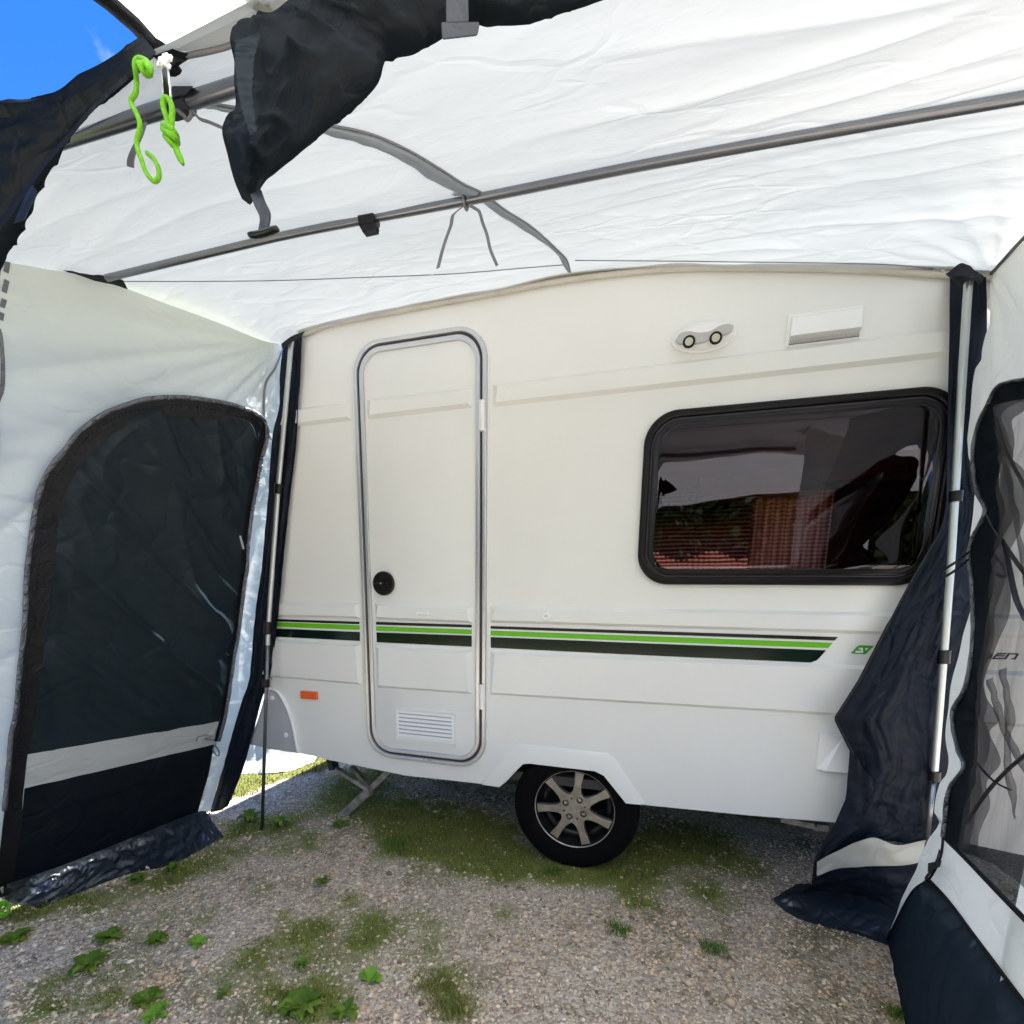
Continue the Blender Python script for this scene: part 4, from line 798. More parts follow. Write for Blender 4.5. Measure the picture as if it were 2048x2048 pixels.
for i in range(0, 239): 
    p = mid[i]; zt.box(p[0]-.001, p[0]+.002, p[1]-.0022, p[1]+.0022, p[2]-.0022, p[2]+.0022)
zt.build('zip_teeth', M['black_plastic'], zp)
zpull = MB(); a, b_ = PL(480, 1072, .04), PL(487, 1098, .04); zpull.tube([a, (a+b_)/2, b_], [.004, .006, .005], 8, flat=.4); zpull.build('zip_pull', M['aluminium'], zp)
ribbon('zip_pull_tape', [PL(432, 1486, .035), PL(426, 1500, .04), PL(436, 1513, .04), PL(438, 1503, .04), PL(430, 1490, .035)], (.004, 0, .001), M['strap_grey'], zp)
MB().tube([PL(392, 1483, .03), PL(396, 1474, .035), PL(412, 1470, .035), PL(425, 1472, .035), PL(410, 1478, .035), PL(428, 1480, .03)], .0025, 6).build('toggle_loop', M['strap_grey'], aw, True)
# white seam and jamb between panel and corner
strip('wall_seam', [(563, 700), (548, 735), (528, 770), (526, 840), (540, 880)], [(566, 700), (552, 738), (533, 772), (531, 842), (544, 880)], PL, M['strap_grey'], lwall, 60, 3, .006)
# window zip beyond the left edge of view and the dashed tape
strip('side_window_zip', [(-60, 640), (-8, 655), (4, 665), (10, 720), (10, 770), (2, 800), (-30, 860)], [(-60, 652), (-14, 665), (-4, 675), (1, 720), (0, 770), (-8, 795), (-40, 850)], PL, M['zip_edge'], aw, 80, 4, .012, .002)
G_ = loft([[PL(-330, 660, .008), PL(-12, 668, .008)], [PL(-330, 800, .008), PL(-4, 780, .008)], [PL(-330, 960, .008), PL(-6, 940, .008)], [PL(-330, 1100, .008), PL(-80, 1090, .008)]], 30, 30); grid_obj('side_window', G_, M['cloth_panel'], aw, lambda u, v, p: .004*nz(p[1]*6, p[2]*6))
for a, b_ in (((17, 515), (12, 545)), ((14, 560), (8, 585)), ((9, 598), (4, 615)), ((4, 625), (1, 640))):
    A, B_ = PL(*a, .006), PL(*b_, .006); ribbon('tape_mark', [A, B_], (0, .005, 0), M['seam'], lwall, 4)
# mud flap lying at the foot of the left panel
mt_ = [(14, 1768), (127, 1730), (217, 1694), (326, 1650), (394, 1624), (412, 1622)]
mb_ = [(2, 1799), (72, 1816), (123, 1799), (254, 1749), (348, 1727), (449, 1673)]
A = [PL(*p, .045) for p in mt_]; B_ = [PG(*p, .006) for p in mb_]
A = [clampz(a, .03) for a in A]; Mi = [(a+b)/2*np.array([1, 1, .75])+np.array([0, 0, .006]) for a, b in zip(A, B_)]
def mud_d(u, v, p):
    return (.012*(rid(u*9, v*2.2, 3, 3)-.4)+.008*nz(u*22, v*5, 2)+.004*nz(u*60, v*9, 2))*min(1, v*6)*min(1, (1-v)*5+.1)
grid_obj('mud_flap', loft([A, Mi, B_], 200, 40), M['pvc'], aw, mud_d)
# dark draught flap behind the left pole
fl_rows = [[(566, 688), (584, 672), (604, 664)], [(560, 751), (580, 751), (601, 751)], [(560, 812), (578, 812), (596, 812)], [(546, 877), (568, 880), (592, 885)], [(535, 1004), (555, 1000), (580, 993)], [(521, 1138), (542, 1138), (567, 1138)], [(510, 1222), (535, 1215), (560, 1204)], [(499, 1353), (518, 1353), (540, 1353)], [(485, 1400), (505, 1400), (525, 1396)], [(470, 1451), (487, 1462), (504, 1476)], [(444, 1540), (463, 1541), (485, 1541)], [(419, 1624), (438, 1622), (455, 1613)]]
G = loft([[PY(*p, -.02) for p in r] for r in fl_rows], 40, 240)
def fold_d(u, v, p): return .010*nz(u*5, v*3.5, 2)+.005*nz(u*14, v*6, 5)+.003*nz(u*9, v*40, 3)
grid_obj('draught_flap', G, M['cloth_navy'], aw, fold_d)
# corner reinforcement where the crossbar meets the left wall
cg = [[PL(112, 537, .02), PL(181, 549, .02), PL(214, 548, .03)], [PL(150, 548, .03), PL(205, 556, .03), PL(242, 556, .03)], [PL(190, 562, .03), PL(228, 570, .03), PL(256, 579, .02)]]
grid_obj('corner_patch', loft(cg, 24, 16), M['zip'], aw, lambda u, v, p: .003*nz(u*5, v*5))

# ---- dark rolled front door
def roll(name, pairs, Ys, flat, m, parent, n=170, k=48, amp=.10, seed=0.0):
    P0 = [PY(*a, y) for (a, b), y in zip(pairs, Ys)]; P1 = [PY(*b, y) for (a, b), y in zip(pairs, Ys)]
    A = cr([np.r_[p, q] for p, q in zip(P0, P1)], n); V = []
    for i in range(n):
        a, b = A[i, :3], A[i, 3:]; c = (a+b)/2; h = (b-a)/2; r = np.linalg.norm(h); d = np.array([0, 1, 0])*r*flat
        e = min(1, i/4, (n-1-i)/4); e = max(e, .12)
        for j in range(k):
            t = 2*math.pi*j/k; s = i/n
            q = 1+amp*nz(math.cos(t)*1.6+s*2, math.sin(t)*1.6, s*3+seed)*(1-abs(math.cos(t))**3)+amp*.8*(rid(math.cos(t)*2+s*4, math.sin(t)*2, s*1.5+seed, 4)-.4)*(1-abs(math.cos(t))**4) + amp*.25*nz(t*2, s*26, seed) + amp*.9*(rid(s*13+t*.9, t*1.3-s*5, 3+seed, 6)-.25)*(1-abs(math.cos(t))**6)
            V.append(c+h*math.cos(t)*(1+.03*nz(s*22, j < k/2, seed))*1.0+d*math.sin(t)*q*(e if i in (0, n-1) else 1))
    F_ = [(i*k+j, i*k+(j+1) % k, (i+1)*k+(j+1) % k, (i+1)*k+j) for i in range(n-1) for j in range(k)]
    F_ += [tuple(range(k))[::-1], tuple((n-1)*k+j for j in range(k))]
    return mesh_obj(name, V, F_, m, parent, True)
rp = [((484, 398), (500, 410)), ((470, 362), (514, 386)), ((458, 315), (530, 358)), ((449, 261), (563, 326)), ((474, 226), (617, 279)), ((474, 180), (654, 243)), ((476, 140), (708, 196)), ((472, 84), (755, 145)), ((541, 51), (773, 101)), ((617, 4), (828, 91)), ((700, -30), (878, 67)), ((800, -60), (940, 37)), ((900, -75), (1045, 38)), ((980, -90), (1100, 25)), ((1080, -110), (1184, 0)), ((1180, -160), (1310, -60)), ((1300, -230), (1440, -150))]
rd = roll('rolled_door', rp, [-1.36]*len(rp), .34, M['cloth_roll'], aw, amp=.34)
# flat facing and hem of the rolled door
strip('door_hem', [(471, 80), (470, 125), (480, 200), (500, 270)], [(520, 66), (508, 125), (505, 200), (515, 262)], lambda x, y, o: PY(x, y, -1.435), M['cloth_panel'], rd, 40, 6, 0, .002)
grid_obj('door_tongue', loft([[PY(476, 228, -1.41), PY(449, 262, -1.40), PY(460, 315, -1.39), PY(472, 368, -1.38), PY(497, 409, -1.375)], [PY(500, 236, -1.43), PY(478, 275, -1.43), PY(490, 325, -1.42), PY(500, 370, -1.40), PY(509, 396, -1.385)]], 50, 12), M['cloth_roll'], rd, lambda u, v, p: .004*nz(u*6, v*3))
ribbon('tie_strap', [PY(512, 385, -1.39), PY(520, 408, -1.392), PY(530, 430, -1.392), PY(529, 450, -1.392), PY(524, 467, -1.392)], (.0082, 0, .001), M['strap_dark'], rd, 22)
def toggle(x, y, wpx, hpx, Y, par, ang=0):
    c = PY(x, y, Y); s_ = .80/985*wpx/2; t_ = .80/985*hpx/2; mb = MB(); ca, sa = math.cos(ang), math.sin(ang)
    pts = [c+np.array([ca*s_*q, 0, sa*s_*q+t_*.35*q*q]) for q in np.linspace(-1, 1, 11)]
    mb.tube(pts, [t_*.75, t_*.95, t_, t_, t_, t_, t_, t_, t_, t_*.95, t_*.75], 10, flat=.7); return mb.build('toggle', M['black_plastic'], par, True)
toggle(527, 467, 56, 13, -1.395, rd)
tg = MB(); a0, a1 = PY(882, 42, -1.39), PY(962, 80, -1.39)
tg.hexa([PY(882, 44, -1.40), PY(884, 80, -1.40), PY(955, 72, -1.40), PY(960, 44, -1.40)], [PY(882, 44, -1.375), PY(884, 80, -1.375), PY(955, 72, -1.375), PY(960, 44, -1.375)])
tg.hexa([PY(892, -20, -1.40), PY(892, 48, -1.40), PY(938, 46, -1.40), PY(936, -20, -1.40)], [PY(892, -20, -1.39), PY(892, 48, -1.39), PY(938, 46, -1.39), PY(936, -20, -1.39)])
tg.build('toggle_block', M['strap_dark'], rd, False, .002)
# ---- dark front curtain gathered to the left
cp = [((286, 72), (312, 104)), ((255, 92), (285, 135)), ((228, 114), (255, 166)), ((163, 152), (226, 185)), ((116, 186), (180, 220)), ((60, 203), (148, 252)), ((-10, 217), (112, 304)), ((-70, 270), (72, 362)), ((-120, 350), (38, 425)), ((-170, 440), (2, 489)), ((-230, 580), (-60, 600)), ((-260, 800), (-130, 800))]
gc = roll('gathered_curtain', cp, [-1.345]+[-1.36]*11, .30, M['cloth_roll'], aw, amp=.45, seed=4)
bq = MB(); bq.hexa([PY(62, 366, -1.40), PY(76, 384, -1.40), PY(50, 440, -1.40), PY(26, 448, -1.40)], [PY(62, 366, -1.37), PY(76, 384, -1.37), PY(50, 440, -1.37), PY(26, 448, -1.37)]); bq.build('toggle_block', M['strap_dark'], gc, False, .002)
strip('curtain_hem', [(250, 150), (190, 205), (140, 262), (80, 330), (30, 400), (-20, 470)], [(256, 158), (196, 213), (146, 270), (88, 338), (38, 408), (-12, 478)], lambda x, y, o: PY(x, y, -1.41), M['zip'], gc, 60, 3, 0, .001)
# ---- front canopy above the camera, its unseen reach added to shade the ground
zc = 2.02
c0 = PG(345, 100, zc); c1 = PG(214, 0, zc); cdir = (c1-c0)/np.linalg.norm(c1-c0)
eav = [PG(345, 104, zc), PG(420, 98, zc), PG(471, 84, zc), PG(562, 35, zc), PG(623, 0, zc)]
e2 = eav[-1]; eav += [np.array((.4, -1.34, 2.03)), np.array((1.2, -1.34, 2.03)), np.array((2.2, -1.34, 2.0))]
def crow(t, z, dz=0): 
    p = c0+cdir*t; p[2] = z; return [p, np.array((p[0]+.45, p[1], z+.03)), np.array((.4, p[1], z+.05)), np.array((1.2, p[1], z+.04)), np.array((2.2, p[1], z))]
CG = loft([eav, crow(.12, zc+.012), crow(.35, zc+.03), crow(.8, zc+.06), crow(1.3, zc+.06), crow(1.75, zc+.03)], 160, 130)
def can_d(u, v, p):
    r = math.hypot(p[0]-c0[0], p[1]-c0[1]); a = math.atan2(p[1]-c0[1]-.03, p[0]-c0[0]+.03)
    return (.020*nz(a*5, r, 2)*math.exp(-r*1.5)*min(1, r*8)+.006*nz(p[0]*4, p[1]*12, 3)+.008*(rid(a*4, r, 5, 3)-.4)*math.exp(-r))*min(1, v*15)
canopy = grid_obj('canopy', CG, M['cloth_canopy'], aw, can_d)
tr0 = [c0+np.array([-.02, .02, -.006]), c0+cdir*.06+np.array([0, 0, -.002]), c0+cdir*.2, c0+cdir*.6+np.array([0, 0, .03]), c0+cdir*1.2+np.array([0, 0, .04])]
MB().tube(cr(tr0, 40), [.013]*40, 8, flat=.5).build('canopy_piping', M['zip'], canopy, True)
grid_obj('corner_gusset', loft([[PG(272, 60, zc-.002), PG(318, 78, zc-.004), PG(345, 97, zc-.006), PG(392, 112, zc-.008)], [PG(292, 84, zc-.01), PG(308, 105, zc-.012), PG(340, 118, zc-.012), PG(372, 122, zc-.01)], [PG(300, 98, zc-.02), PG(312, 118, zc-.02), PG(340, 132, zc-.02), PG(355, 134, zc-.02)]], 24, 12), M['zip'], canopy, lambda u, v, p: .002*nz(u*4, v*3))
P_ = [PG(372, 112, zc-.006), PG(430, 100, zc-.006), PG(471, 86, zc-.006), PG(562, 38, zc-.006), PG(630, -4, zc-.006)]
MB().tube(cr(P_, 40), .0035, 6).build('canopy_seam', M['strap_grey'], canopy, True)
grid_obj('canopy_sleeve', loft([[PG(478, -10, zc-.004), PG(505, 18, zc-.004), PG(530, 34, zc-.004), PG(546, 46, zc-.004)], [PG(500, -14, zc-.010), PG(525, 8, zc-.010), PG(548, 24, zc-.010), PG(560, 36, zc-.010)]], 20, 5), M['beige_band'], canopy)

# ---- right wall
rl = [(1979, 550), (1969, 584), (1976, 638), (1962, 725), (1949, 755), (1942, 780), (1938, 823), (1940, 860), (1942, 900), (1947, 940), (1950, 975), (1946, 1025), (1938, 1075), (1934, 1106), (1936, 1140), (1941, 1188), (1932, 1238), (1918, 1311), (1901, 1376), (1894, 1449), (1896, 1500), (1896, 1540), (1879, 1568), (1870, 1622), (1876, 1644), (1849, 1695), (1827, 1750), (1804, 1799), (1779, 1865)]
rr_ = [(2150, 385), (2150, 500), (2150, 600), (2150, 690), (2150, 735), (1997, 776), (1974, 818), (1958, 852), (1949, 895), (1950, 940), (1957, 985), (1972, 1025), (1950, 1073), (1941, 1106), (1942, 1140), (1946, 1190), (1949, 1238), (1944, 1311), (1934, 1372), (1909, 1449), (1919, 1500), (1929, 1537), (1902, 1579), (1891, 1630), (1887, 1660), (1885, 1690), (1874, 1724), (1850, 1757), (1823, 1781)]
rows = [[PR(*a), PR((a[0]*2+b[0])/3, (a[1]*2+b[1])/3), PR((a[0]+b[0]*2)/3, (a[1]+b[1]*2)/3), PR(*b)] for a, b in zip(rl, rr_)]
rows[-1] = [PR(1779, 1865), PR(1792, 1838), PR(1806, 1808), PR(1823, 1783)]
rc = PR(1975, 560)
def rw_d(u, v, p):
    dy, dz = rc[1]-p[1]+.03, rc[2]-p[2]+.05; r = math.hypot(dy, dz); a = math.atan2(dz, dy)
    return (.020*nz(a*6, r*1.5, 2)*math.exp(-r*1.2)+.010*(rid(a*5, r, 6, 4)-.4)*math.exp(-r)+.004*nz(p[1]*20, p[2]*9, 4))*min(1, v*60)
rwall = grid_obj('right_wall', loft(rows, 70, 330), M['cloth_side'], aw, rw_d)
MB().tube(cr([PR(1979, 551, .004), PR(2000, 528, .004), PR(2048, 476, .004), PR(2150, 380, .004)], 20), .005, 8).build('top_piping', M['strap_grey'], rwall, True)
no = [(2150, 728), (2048, 757), (1997, 771), (1975, 809), (1957, 845), (1948, 885), (1945, 925), (1954, 986), (1970, 1022), (1946, 1073), (1937, 1106), (1939, 1130), (1943, 1173), (1946, 1267), (1932, 1369), (1907, 1416), (1905, 1449), (1917, 1503), (1927, 1535), (1898, 1579), (1889, 1637), (1886, 1675)]
ni = [(2150, 785), (2048, 798), (2000, 810), (1992, 830), (2002, 870), (2006, 900), (2005, 925), (2003, 980), (2008, 1035), (2002, 1085), (1994, 1115), (1990, 1135), (1984, 1200), (1977, 1270), (1965, 1360), (1960, 1420), (1958, 1450), (1956, 1503), (1952, 1545), (1945, 1585), (1933, 1637), (1925, 1700)]
nb = strip('net_border', no, ni, PR, M['cloth_dark'], aw, 240, 10, .012, .006, 5)
e3 = cr([PR(*p, .018) for p in no], 160); MB().tube([p+np.array([0, .002*nz(i*.2, 1), .002*nz(i*.2, 4)]) for i, p in enumerate(e3)], [.005+.0018*nz(i*.35, 1) for i in range(160)], 8, flat=.6).build('net_piping', M['zip_edge'], nb, True)
rows = []
for (x, y) in ni[1:]:
    k_ = (y-798)/(1700-798); rows.append([PR(x-6, y, .002), PR((x+2150)/2, y+110*k_*.5+10, .006), PR(2160, y+ (240*k_), .002)])
net = grid_obj('insect_net', loft(rows, 90, 260), M['net'], aw, lambda u, v, p: .014*nz(p[1]*7+p[2]*2.5, p[2]*2.5-p[1]*2, 3)+.005*(rid(p[1]*10+p[2]*5, p[2]*5-p[1]*4, 5, 3)-.3))
for pts_, r_ in (([(1992, 835), (2012, 900), (2050, 975), (2110, 1100)], .0035), ([(1950, 955), (1975, 1030), (2010, 1090), (2052, 1150), (2120, 1230)], .0045), ([(1930, 1650), (1970, 1590), (2010, 1545), (2056, 1505)], .004), ([(1948, 1520), (1985, 1560), (2020, 1580)], .003), ([(2010, 1090), (2030, 1190), (2052, 1240)], .005)):
    MB().tube(cr([PR(*p, .012) for p in pts_], 20), r_, 6, flat=.5).build('net_cord', M['strap_dark'], net, True)
ribbon('tie_tape', [PR(1937, 1105, .05), PR(1915, 1122, .09), PR(1888, 1140, .10), PR(1882, 1152, .10), PR(1900, 1148, .10), PR(1938, 1118, .05)], (.000, 0, .0035), M['strap_dark'], nb, 26)
ribbon('tie_tape', [PR(1990, 1112, .03), PR(2003, 1128, .03), PR(2012, 1150, .03), PR(2002, 1153, .03), PR(1993, 1148, .03)], (.000, 0, .003), M['strap_dark'], nb, 20)
zz = [2.22, 1.6, 1.1, .55, .01]
grid_obj('right_wall_sun_block', loft([[np.array((.86-.25*1.0, -1.0, z)) for z in zz], [np.array((.78, -1.18, z*.985)) for z in zz], [np.array((1.05, -1.36, z*.97)) for z in zz]], 60, 60), M['cloth_side'], aw, lambda u, v, p: .01*nz(p[1]*5, p[2]*2, 2)*min(1, v*8))  # unseen wall piece, added to stop sun leaking in from the right
for st in ([(1972, 1360), (1988, 1420), (2010, 1480), (2060, 1570)], [(1990, 860), (2008, 950), (2030, 1060), (2050, 1180)], [(1998, 1340), (2010, 1430), (2008, 1540), (2030, 1640)]):
    w_ = random.uniform(12, 26); L1 = cr([(x, y, 0) for x, y in st], 40)
    Gf = [[PR(L1[i][0]+w_*t*(.6+.8*abs(nz(i*.12, w_)))*min(1, (40-i)/9), L1[i][1]-w_*t*.25, .010+.008*math.sin(math.pi*t)) for i in range(40)] for t in (0, .25, .5, .75, 1)]
    grid_obj('net_fold', np.array(Gf), M['net'], net, lambda u, v, p: .003*nz(u*12, v*2))
nfe = [(x+(12 if 1240 < y < 1400 else 32)+22*nz(i*.7, 3)+8*math.sin(i*1.3), y+(16 if i else 0)) for i, (x, y) in enumerate(ni[1:])]
strip('net_gather', [(x-8, y) for x, y in ni[1:]], nfe, PR, M['net'], net, 200, 14, .016, .008, 3)
strip('net_gather', [(x-8, y) for x, y in ni[1:]], [(x*.5+a*.5+5*math.sin(i*2.1), y) for i, ((x, y), (a, b)) in enumerate(zip(ni[1:], nfe))], PR, M['net'], net, 200, 10, .024, .006, 4)
# white diagonal band and navy foot of the right wall
bt = [(1887, 1674), (1930, 1716), (1990, 1778), (2048, 1837), (2150, 1940)]; bb = [(1856, 1757), (1895, 1800), (1950, 1874), (2048, 2006), (2140, 2130)]
rows = [[PR(a[0]*(1-t)+b[0]*t, a[1]*(1-t)+b[1]*t, .004) for a, b in zip(bt, bb)] for t in (0, .33, .66, 1)]
bd = grid_obj('diagonal_band', loft(rows, 90, 40), M['cloth_side'], aw, lambda u, v, p: .003*nz(p[1]*9, p[2]*9, 1))
MB().tube(cr([PR(*p, .009) for p in bt], 40), .0045, 8).build('band_piping', M['zip'], bd, True)
MB().tube(cr([PR(*p, .009) for p in bb], 40), .0035, 8).build('band_piping', M['zip'], bd, True)
nl_ = [(1823, 1783), (1790, 1845), (1772, 1883), (1783, 1937), (1797, 1991), (1808, 2048), (1830, 2120)]; nr_ = [(1858, 1757), (1925, 1840), (1960, 1888), (2005, 1948), (2045, 2003), (2090, 2062), (2140, 2130)]
rows = [[clampz(PR(*a, .002)), clampz(PR((a[0]+b[0])/2, (a[1]+b[1])/2, .03)), clampz(PR(*b, .002))] for a, b in zip(nl_, nr_)]
nf = grid_obj('navy_foot', loft(rows, 90, 110), M['cloth_foot'], aw, lambda u, v, p: .012*(rid(p[1]*9+u, p[2]*1.5, 2, 3)-.4)*min(1, u*6)+.006*nz(p[1]*14, p[2]*4, 6))
MB().tube(cr([PR(*p, .010) for p in [(1886, 1672), (1884, 1700), (1878, 1722), (1858, 1758), (1824, 1784), (1790, 1846), (1775, 1880)]], 40), .003, 8).build('foot_piping', M['zip'], nf, True)
bk = MB()
bk.hexa([PR(1856, 1726, .03), PR(1884, 1720, .03), PR(1880, 1734, .03), PR(1855, 1744, .03)], [PR(1858, 1728, .02), PR(1882, 1722, .02), PR(1880, 1732, .02), PR(1858, 1742, .02)]); bk.build('buckle', M['strap_dark'], nf, False, .001)
ribbon('foot_strap', [PR(1880, 1700, .02), PR(1874, 1722, .03), PR(1862, 1742, .03), PR(1850, 1762, .02), PR(1868, 1776, .02)], (.000, .004, .001), M['strap_dark'], nf, 18)

# ---- dark draught flap hanging by the right pole
RFL = [((1900, 546), (1940, 540), (1972, 552)), ((1899, 600), (1935, 600), (1974, 600)), ((1899, 667), (1935, 667), (1974, 667)), ((1896, 776), (1922, 776), (1950, 776)), ((1894, 921), (1922, 921), (1950, 921)), ((1893, 1010), (1925, 1010), (1962, 1005)), ((1884, 1050), (1920, 1060), (1954, 1065)), ((1838, 1138), (1890, 1138), (1946, 1138)), ((1822, 1162), (1880, 1165), (1945, 1170)), ((1765, 1271), (1850, 1260), (1938, 1250)), ((1718, 1362), (1810, 1365), (1912, 1360)), ((1670, 1436), (1790, 1440), (1902, 1440)), ((1698, 1494), (1800, 1505), (1903, 1520)), ((1712, 1530), (1795, 1545), (1893, 1570)), ((1690, 1600), (1780, 1605), (1884, 1620)), ((1671, 1644), (1770, 1645), (1884, 1655)), ((1653, 1684), (1755, 1672), (1872, 1680)), ((1640, 1722), (1748, 1684), (1850, 1690))]
def yb(i): return [-.02, -.03, -.035, -.04, -.045, -.05, -.055, -.06, -.065, -.075, -.085, -.09, -.09, -.085, -.08, -.075, -.07, -.065][i]
G = loft([[PY(*p, yb(i)-(.03 if k == 1 and i > 6 else 0)) for k, p in enumerate(r)] for i, r in enumerate(RFL)], 80, 330, vlin=True)
def rf_d(u, v, p):
    k_ = min(1, v*2.2); s = .006*nz(u*6, v*7, 1)+k_*(.020*nz(u*4+v*3, v*2.2, 5)+.010*(rid(u*5-v*4, v*3, 2, 4)-.4)+.004*nz(u*12, v*26, 3)+.005*(rid(u*5+v*8, v*9-u*4, 7, 9)-.2))
    return s*min(1, .03+4*min(u, 1-u))
rf = grid_obj('draught_flap', G, M['cloth_navy'], aw, rf_d)
ep = [(1882, 1060), (1823, 1160), (1765, 1271), (1718, 1362), (1670, 1437), (1698, 1494), (1722, 1532), (1750, 1570), (1748, 1625), (1702, 1664), (1655, 1692), (1630, 1722), (1626, 1768)]
MB().tube(poly([PY(*p, -.10) for p in ep], 90), [.0025]*20+[.0042]*70, 8).build('flap_piping', M['zip'], rf, True)
lay = [[(1700, 1490), (1690, 1600), (1668, 1650), (1632, 1712), (1628, 1768)], [(1726, 1534), (1752, 1572), (1748, 1628), (1702, 1668), (1640, 1722)]]
grid_obj('flap_fold', loft([[PY(*p, -.100) for p in lay[0]], [PY(*p, -.112) for p in lay[1]]], 60, 14), M['cloth_navy'], rf, lambda u, v, p: .006*nz(u*7, v*3))
bt2 = [(1634, 1724), (1690, 1694), (1745, 1676), (1795, 1690), (1852, 1680)]; bb2 = [(1634, 1752), (1674, 1738), (1745, 1732), (1795, 1732), (1842, 1724)]
grid_obj('flap_band', loft([[PY(*p, -.135) for p in bt2], [PY(*p, -.135) for p in bb2]], 60, 16), M['beige_band'], rf, lambda u, v, p: .005*nz(u*6, v*2))
grid_obj('flap_skirt', loft([[PY(*p, -.130) for p in [(1626, 1748), (1674, 1734), (1745, 1730), (1795, 1730), (1846, 1722)]], [PY(*p, -.115) for p in [(1627, 1768), (1674, 1760), (1745, 1765), (1795, 1775), (1835, 1778)]], [PY(*p, -.07) for p in [(1600, 1785), (1674, 1785), (1745, 1800), (1785, 1815), (1812, 1820)]]], 80, 40), M['cloth_navy'], rf, lambda u, v, p: .008*nz(u*3, v*5)+.004*nz(u*12, v*9, 2))
A = [(1546, 1797), (1573, 1777), (1612, 1768), (1674, 1775), (1745, 1788), (1812, 1806)]; B_ = [(1548, 1803), (1570, 1822), (1604, 1840), (1660, 1856), (1712, 1869), (1784, 1893)]
A3 = [PG(x, y, .035) for x, y in A]; B3 = [PG(x, y, .006) for x, y in B_]; A3[0] = PG(1543, 1798, .008)
mid3 = [(a*.5+b*.5)+np.array([0, 0, .022]) for a, b in zip(A3, B3)]; mid3[0] = PG(1542, 1800, .01)
grid_obj('mud_flap', loft([A3, mid3, B3], 120, 36), M['pvc'], aw, lambda u, v, p: (.007*nz(u*5, v*3)+.005*(rid(u*9, v*4, 2, 4)-.3))*min(1, (1-v)*6))
# pointed cap over the right pole head
MBc = loft([[PY(1890, 548, -.10), PY(1927, 527, -.12), PY(1968, 553, -.10)], [PY(1900, 556, -.13), PY(1928, 548, -.16), PY(1966, 562, -.13)], [PY(1922, 576, -.15), PY(1940, 556, -.165), PY(1962, 572, -.13)]], 30, 14)
grid_obj('pole_cap', MBc, M['zip'], aw, lambda u, v, p: .003*nz(u*5, v*4))
grid_obj('pole_cap', loft([[PY(562, 688, -.06), PY(584, 672, -.08), PY(610, 662, -.06)], [PY(566, 700, -.07), PY(584, 684, -.09), PY(602, 676, -.06)]], 16, 8), M['zip'], aw)

# ================================================================== POLES
def pole(name, label, pts, r, m, collars=(), cat='pole', joints=()):
    o = MB().tube(pts, r, 16).build(name, m, None, True); smooth_angle(o); tag(o, label, cat)
    for (a, b_, rr) in collars: MB().tube([a, b_], rr, 16).build('collar', M['black_plastic'], o, False, .0015)
    return o
def pts_y(L_, Y): return [PY(x, y, Y) for x, y in L_]
p1a, p1b = PY(127, 281, -1.2), PY(475, 172, -1.2); d1 = (p1b-p1a)
bar1 = pole('crossbar', 'thick grey roof crossbar beside the hanging green ropes', [p1a-d1*2.0, p1a, p1b, p1b+d1*3.2], .0118, M['anodised'], cat='pole')
c2 = [PY(*p, -.7) for p in [(214, 556), (400, 511), (556, 474), (722, 441), (930, 402), (1300, 328), (1700, 256), (2048, 195)]]; c2.append(c2[-1]+(c2[-1]-c2[-2])*.9)
c2s = cr(c2, 40)
def along(px, py, w_, Y=-.7, k=1):
    a = PY(px-w_/2, py+w_*.11, Y); b_ = PY(px+w_/2, py-w_*.11, Y); return a, b_
a_, b_ = along(738, 442, 30)
bar2 = pole('crossbar', 'long thin grey roof crossbar running over the caravan door and window', c2s, .0098, M['anodised'], [(a_, b_, .0185)])
lug = MB(); a = PY(730, 459, -.7); b_ = PY(750, 455, -.7); lug.box(a[0]-.002, b_[0]+.006, -.712, -.69, a[2]-.012, a[2]+.006); lug.tube([PY(748, 450, -.71), PY(756, 462, -.71)], .005, 8); lug.build('clamp_screw', M['black_plastic'], bar2, False, .001)
lp = pts_y([(583, 681), (570, 830), (557, 970)], -.06); lp2 = [PY(556, 975, -.06), PY(540, 1204, -.07), PY(535, 1290, -.075)]; lp3 = [PY(535, 1285, -.075), PY(533, 1367, -.08), PY(524, 1663, -.088)]
lpole = pole('upright_pole', 'slim telescopic pole with black collars at the front corner of the caravan', lp+lp2[1:], .0105, M['pole_light'], [(PY(557.5, 968, -.061), PY(556, 988, -.061), .0165), (PY(536, 1243, -.073), PY(535, 1268, -.073), .0170), (PY(532.5, 1358, -.079), PY(532, 1374, -.079), .0165)])
MB().tube(lp3, .0085, 14).build('lower_section', M['anodised'], lpole, True)
MB().tube([PY(524, 1658, -.088), PY(523.6, 1666, -.088)], .011, 12).build('pole_foot', M['black_plastic'], lpole)
rpo = [PY(1937, 558, -.13), PY(1924, 760, -.13), PY(1912, 957, -.13), PY(1901, 1138, -.13), PY(1890, 1282, -.13), PY(1869, 1545, -.13)]
rpole = pole('upright_pole', 'slim telescopic pole with black collars standing before the hanging dark flap', rpo, .0102, M['pole_light'], [(PY(1912.5, 982, -.131), PY(1910.5, 1004, -.131), .0165), (PY(1889.5, 1300, -.131), PY(1887, 1327, -.131), .0165), (PY(1869.5, 1542, -.131), PY(1868, 1562, -.131), .016)])
MB().tube([PY(1867, 1560, -.128), PY(1852, 1690, -.12)], .008, 14).build('lower_section', M['anodised'], rpole, True)

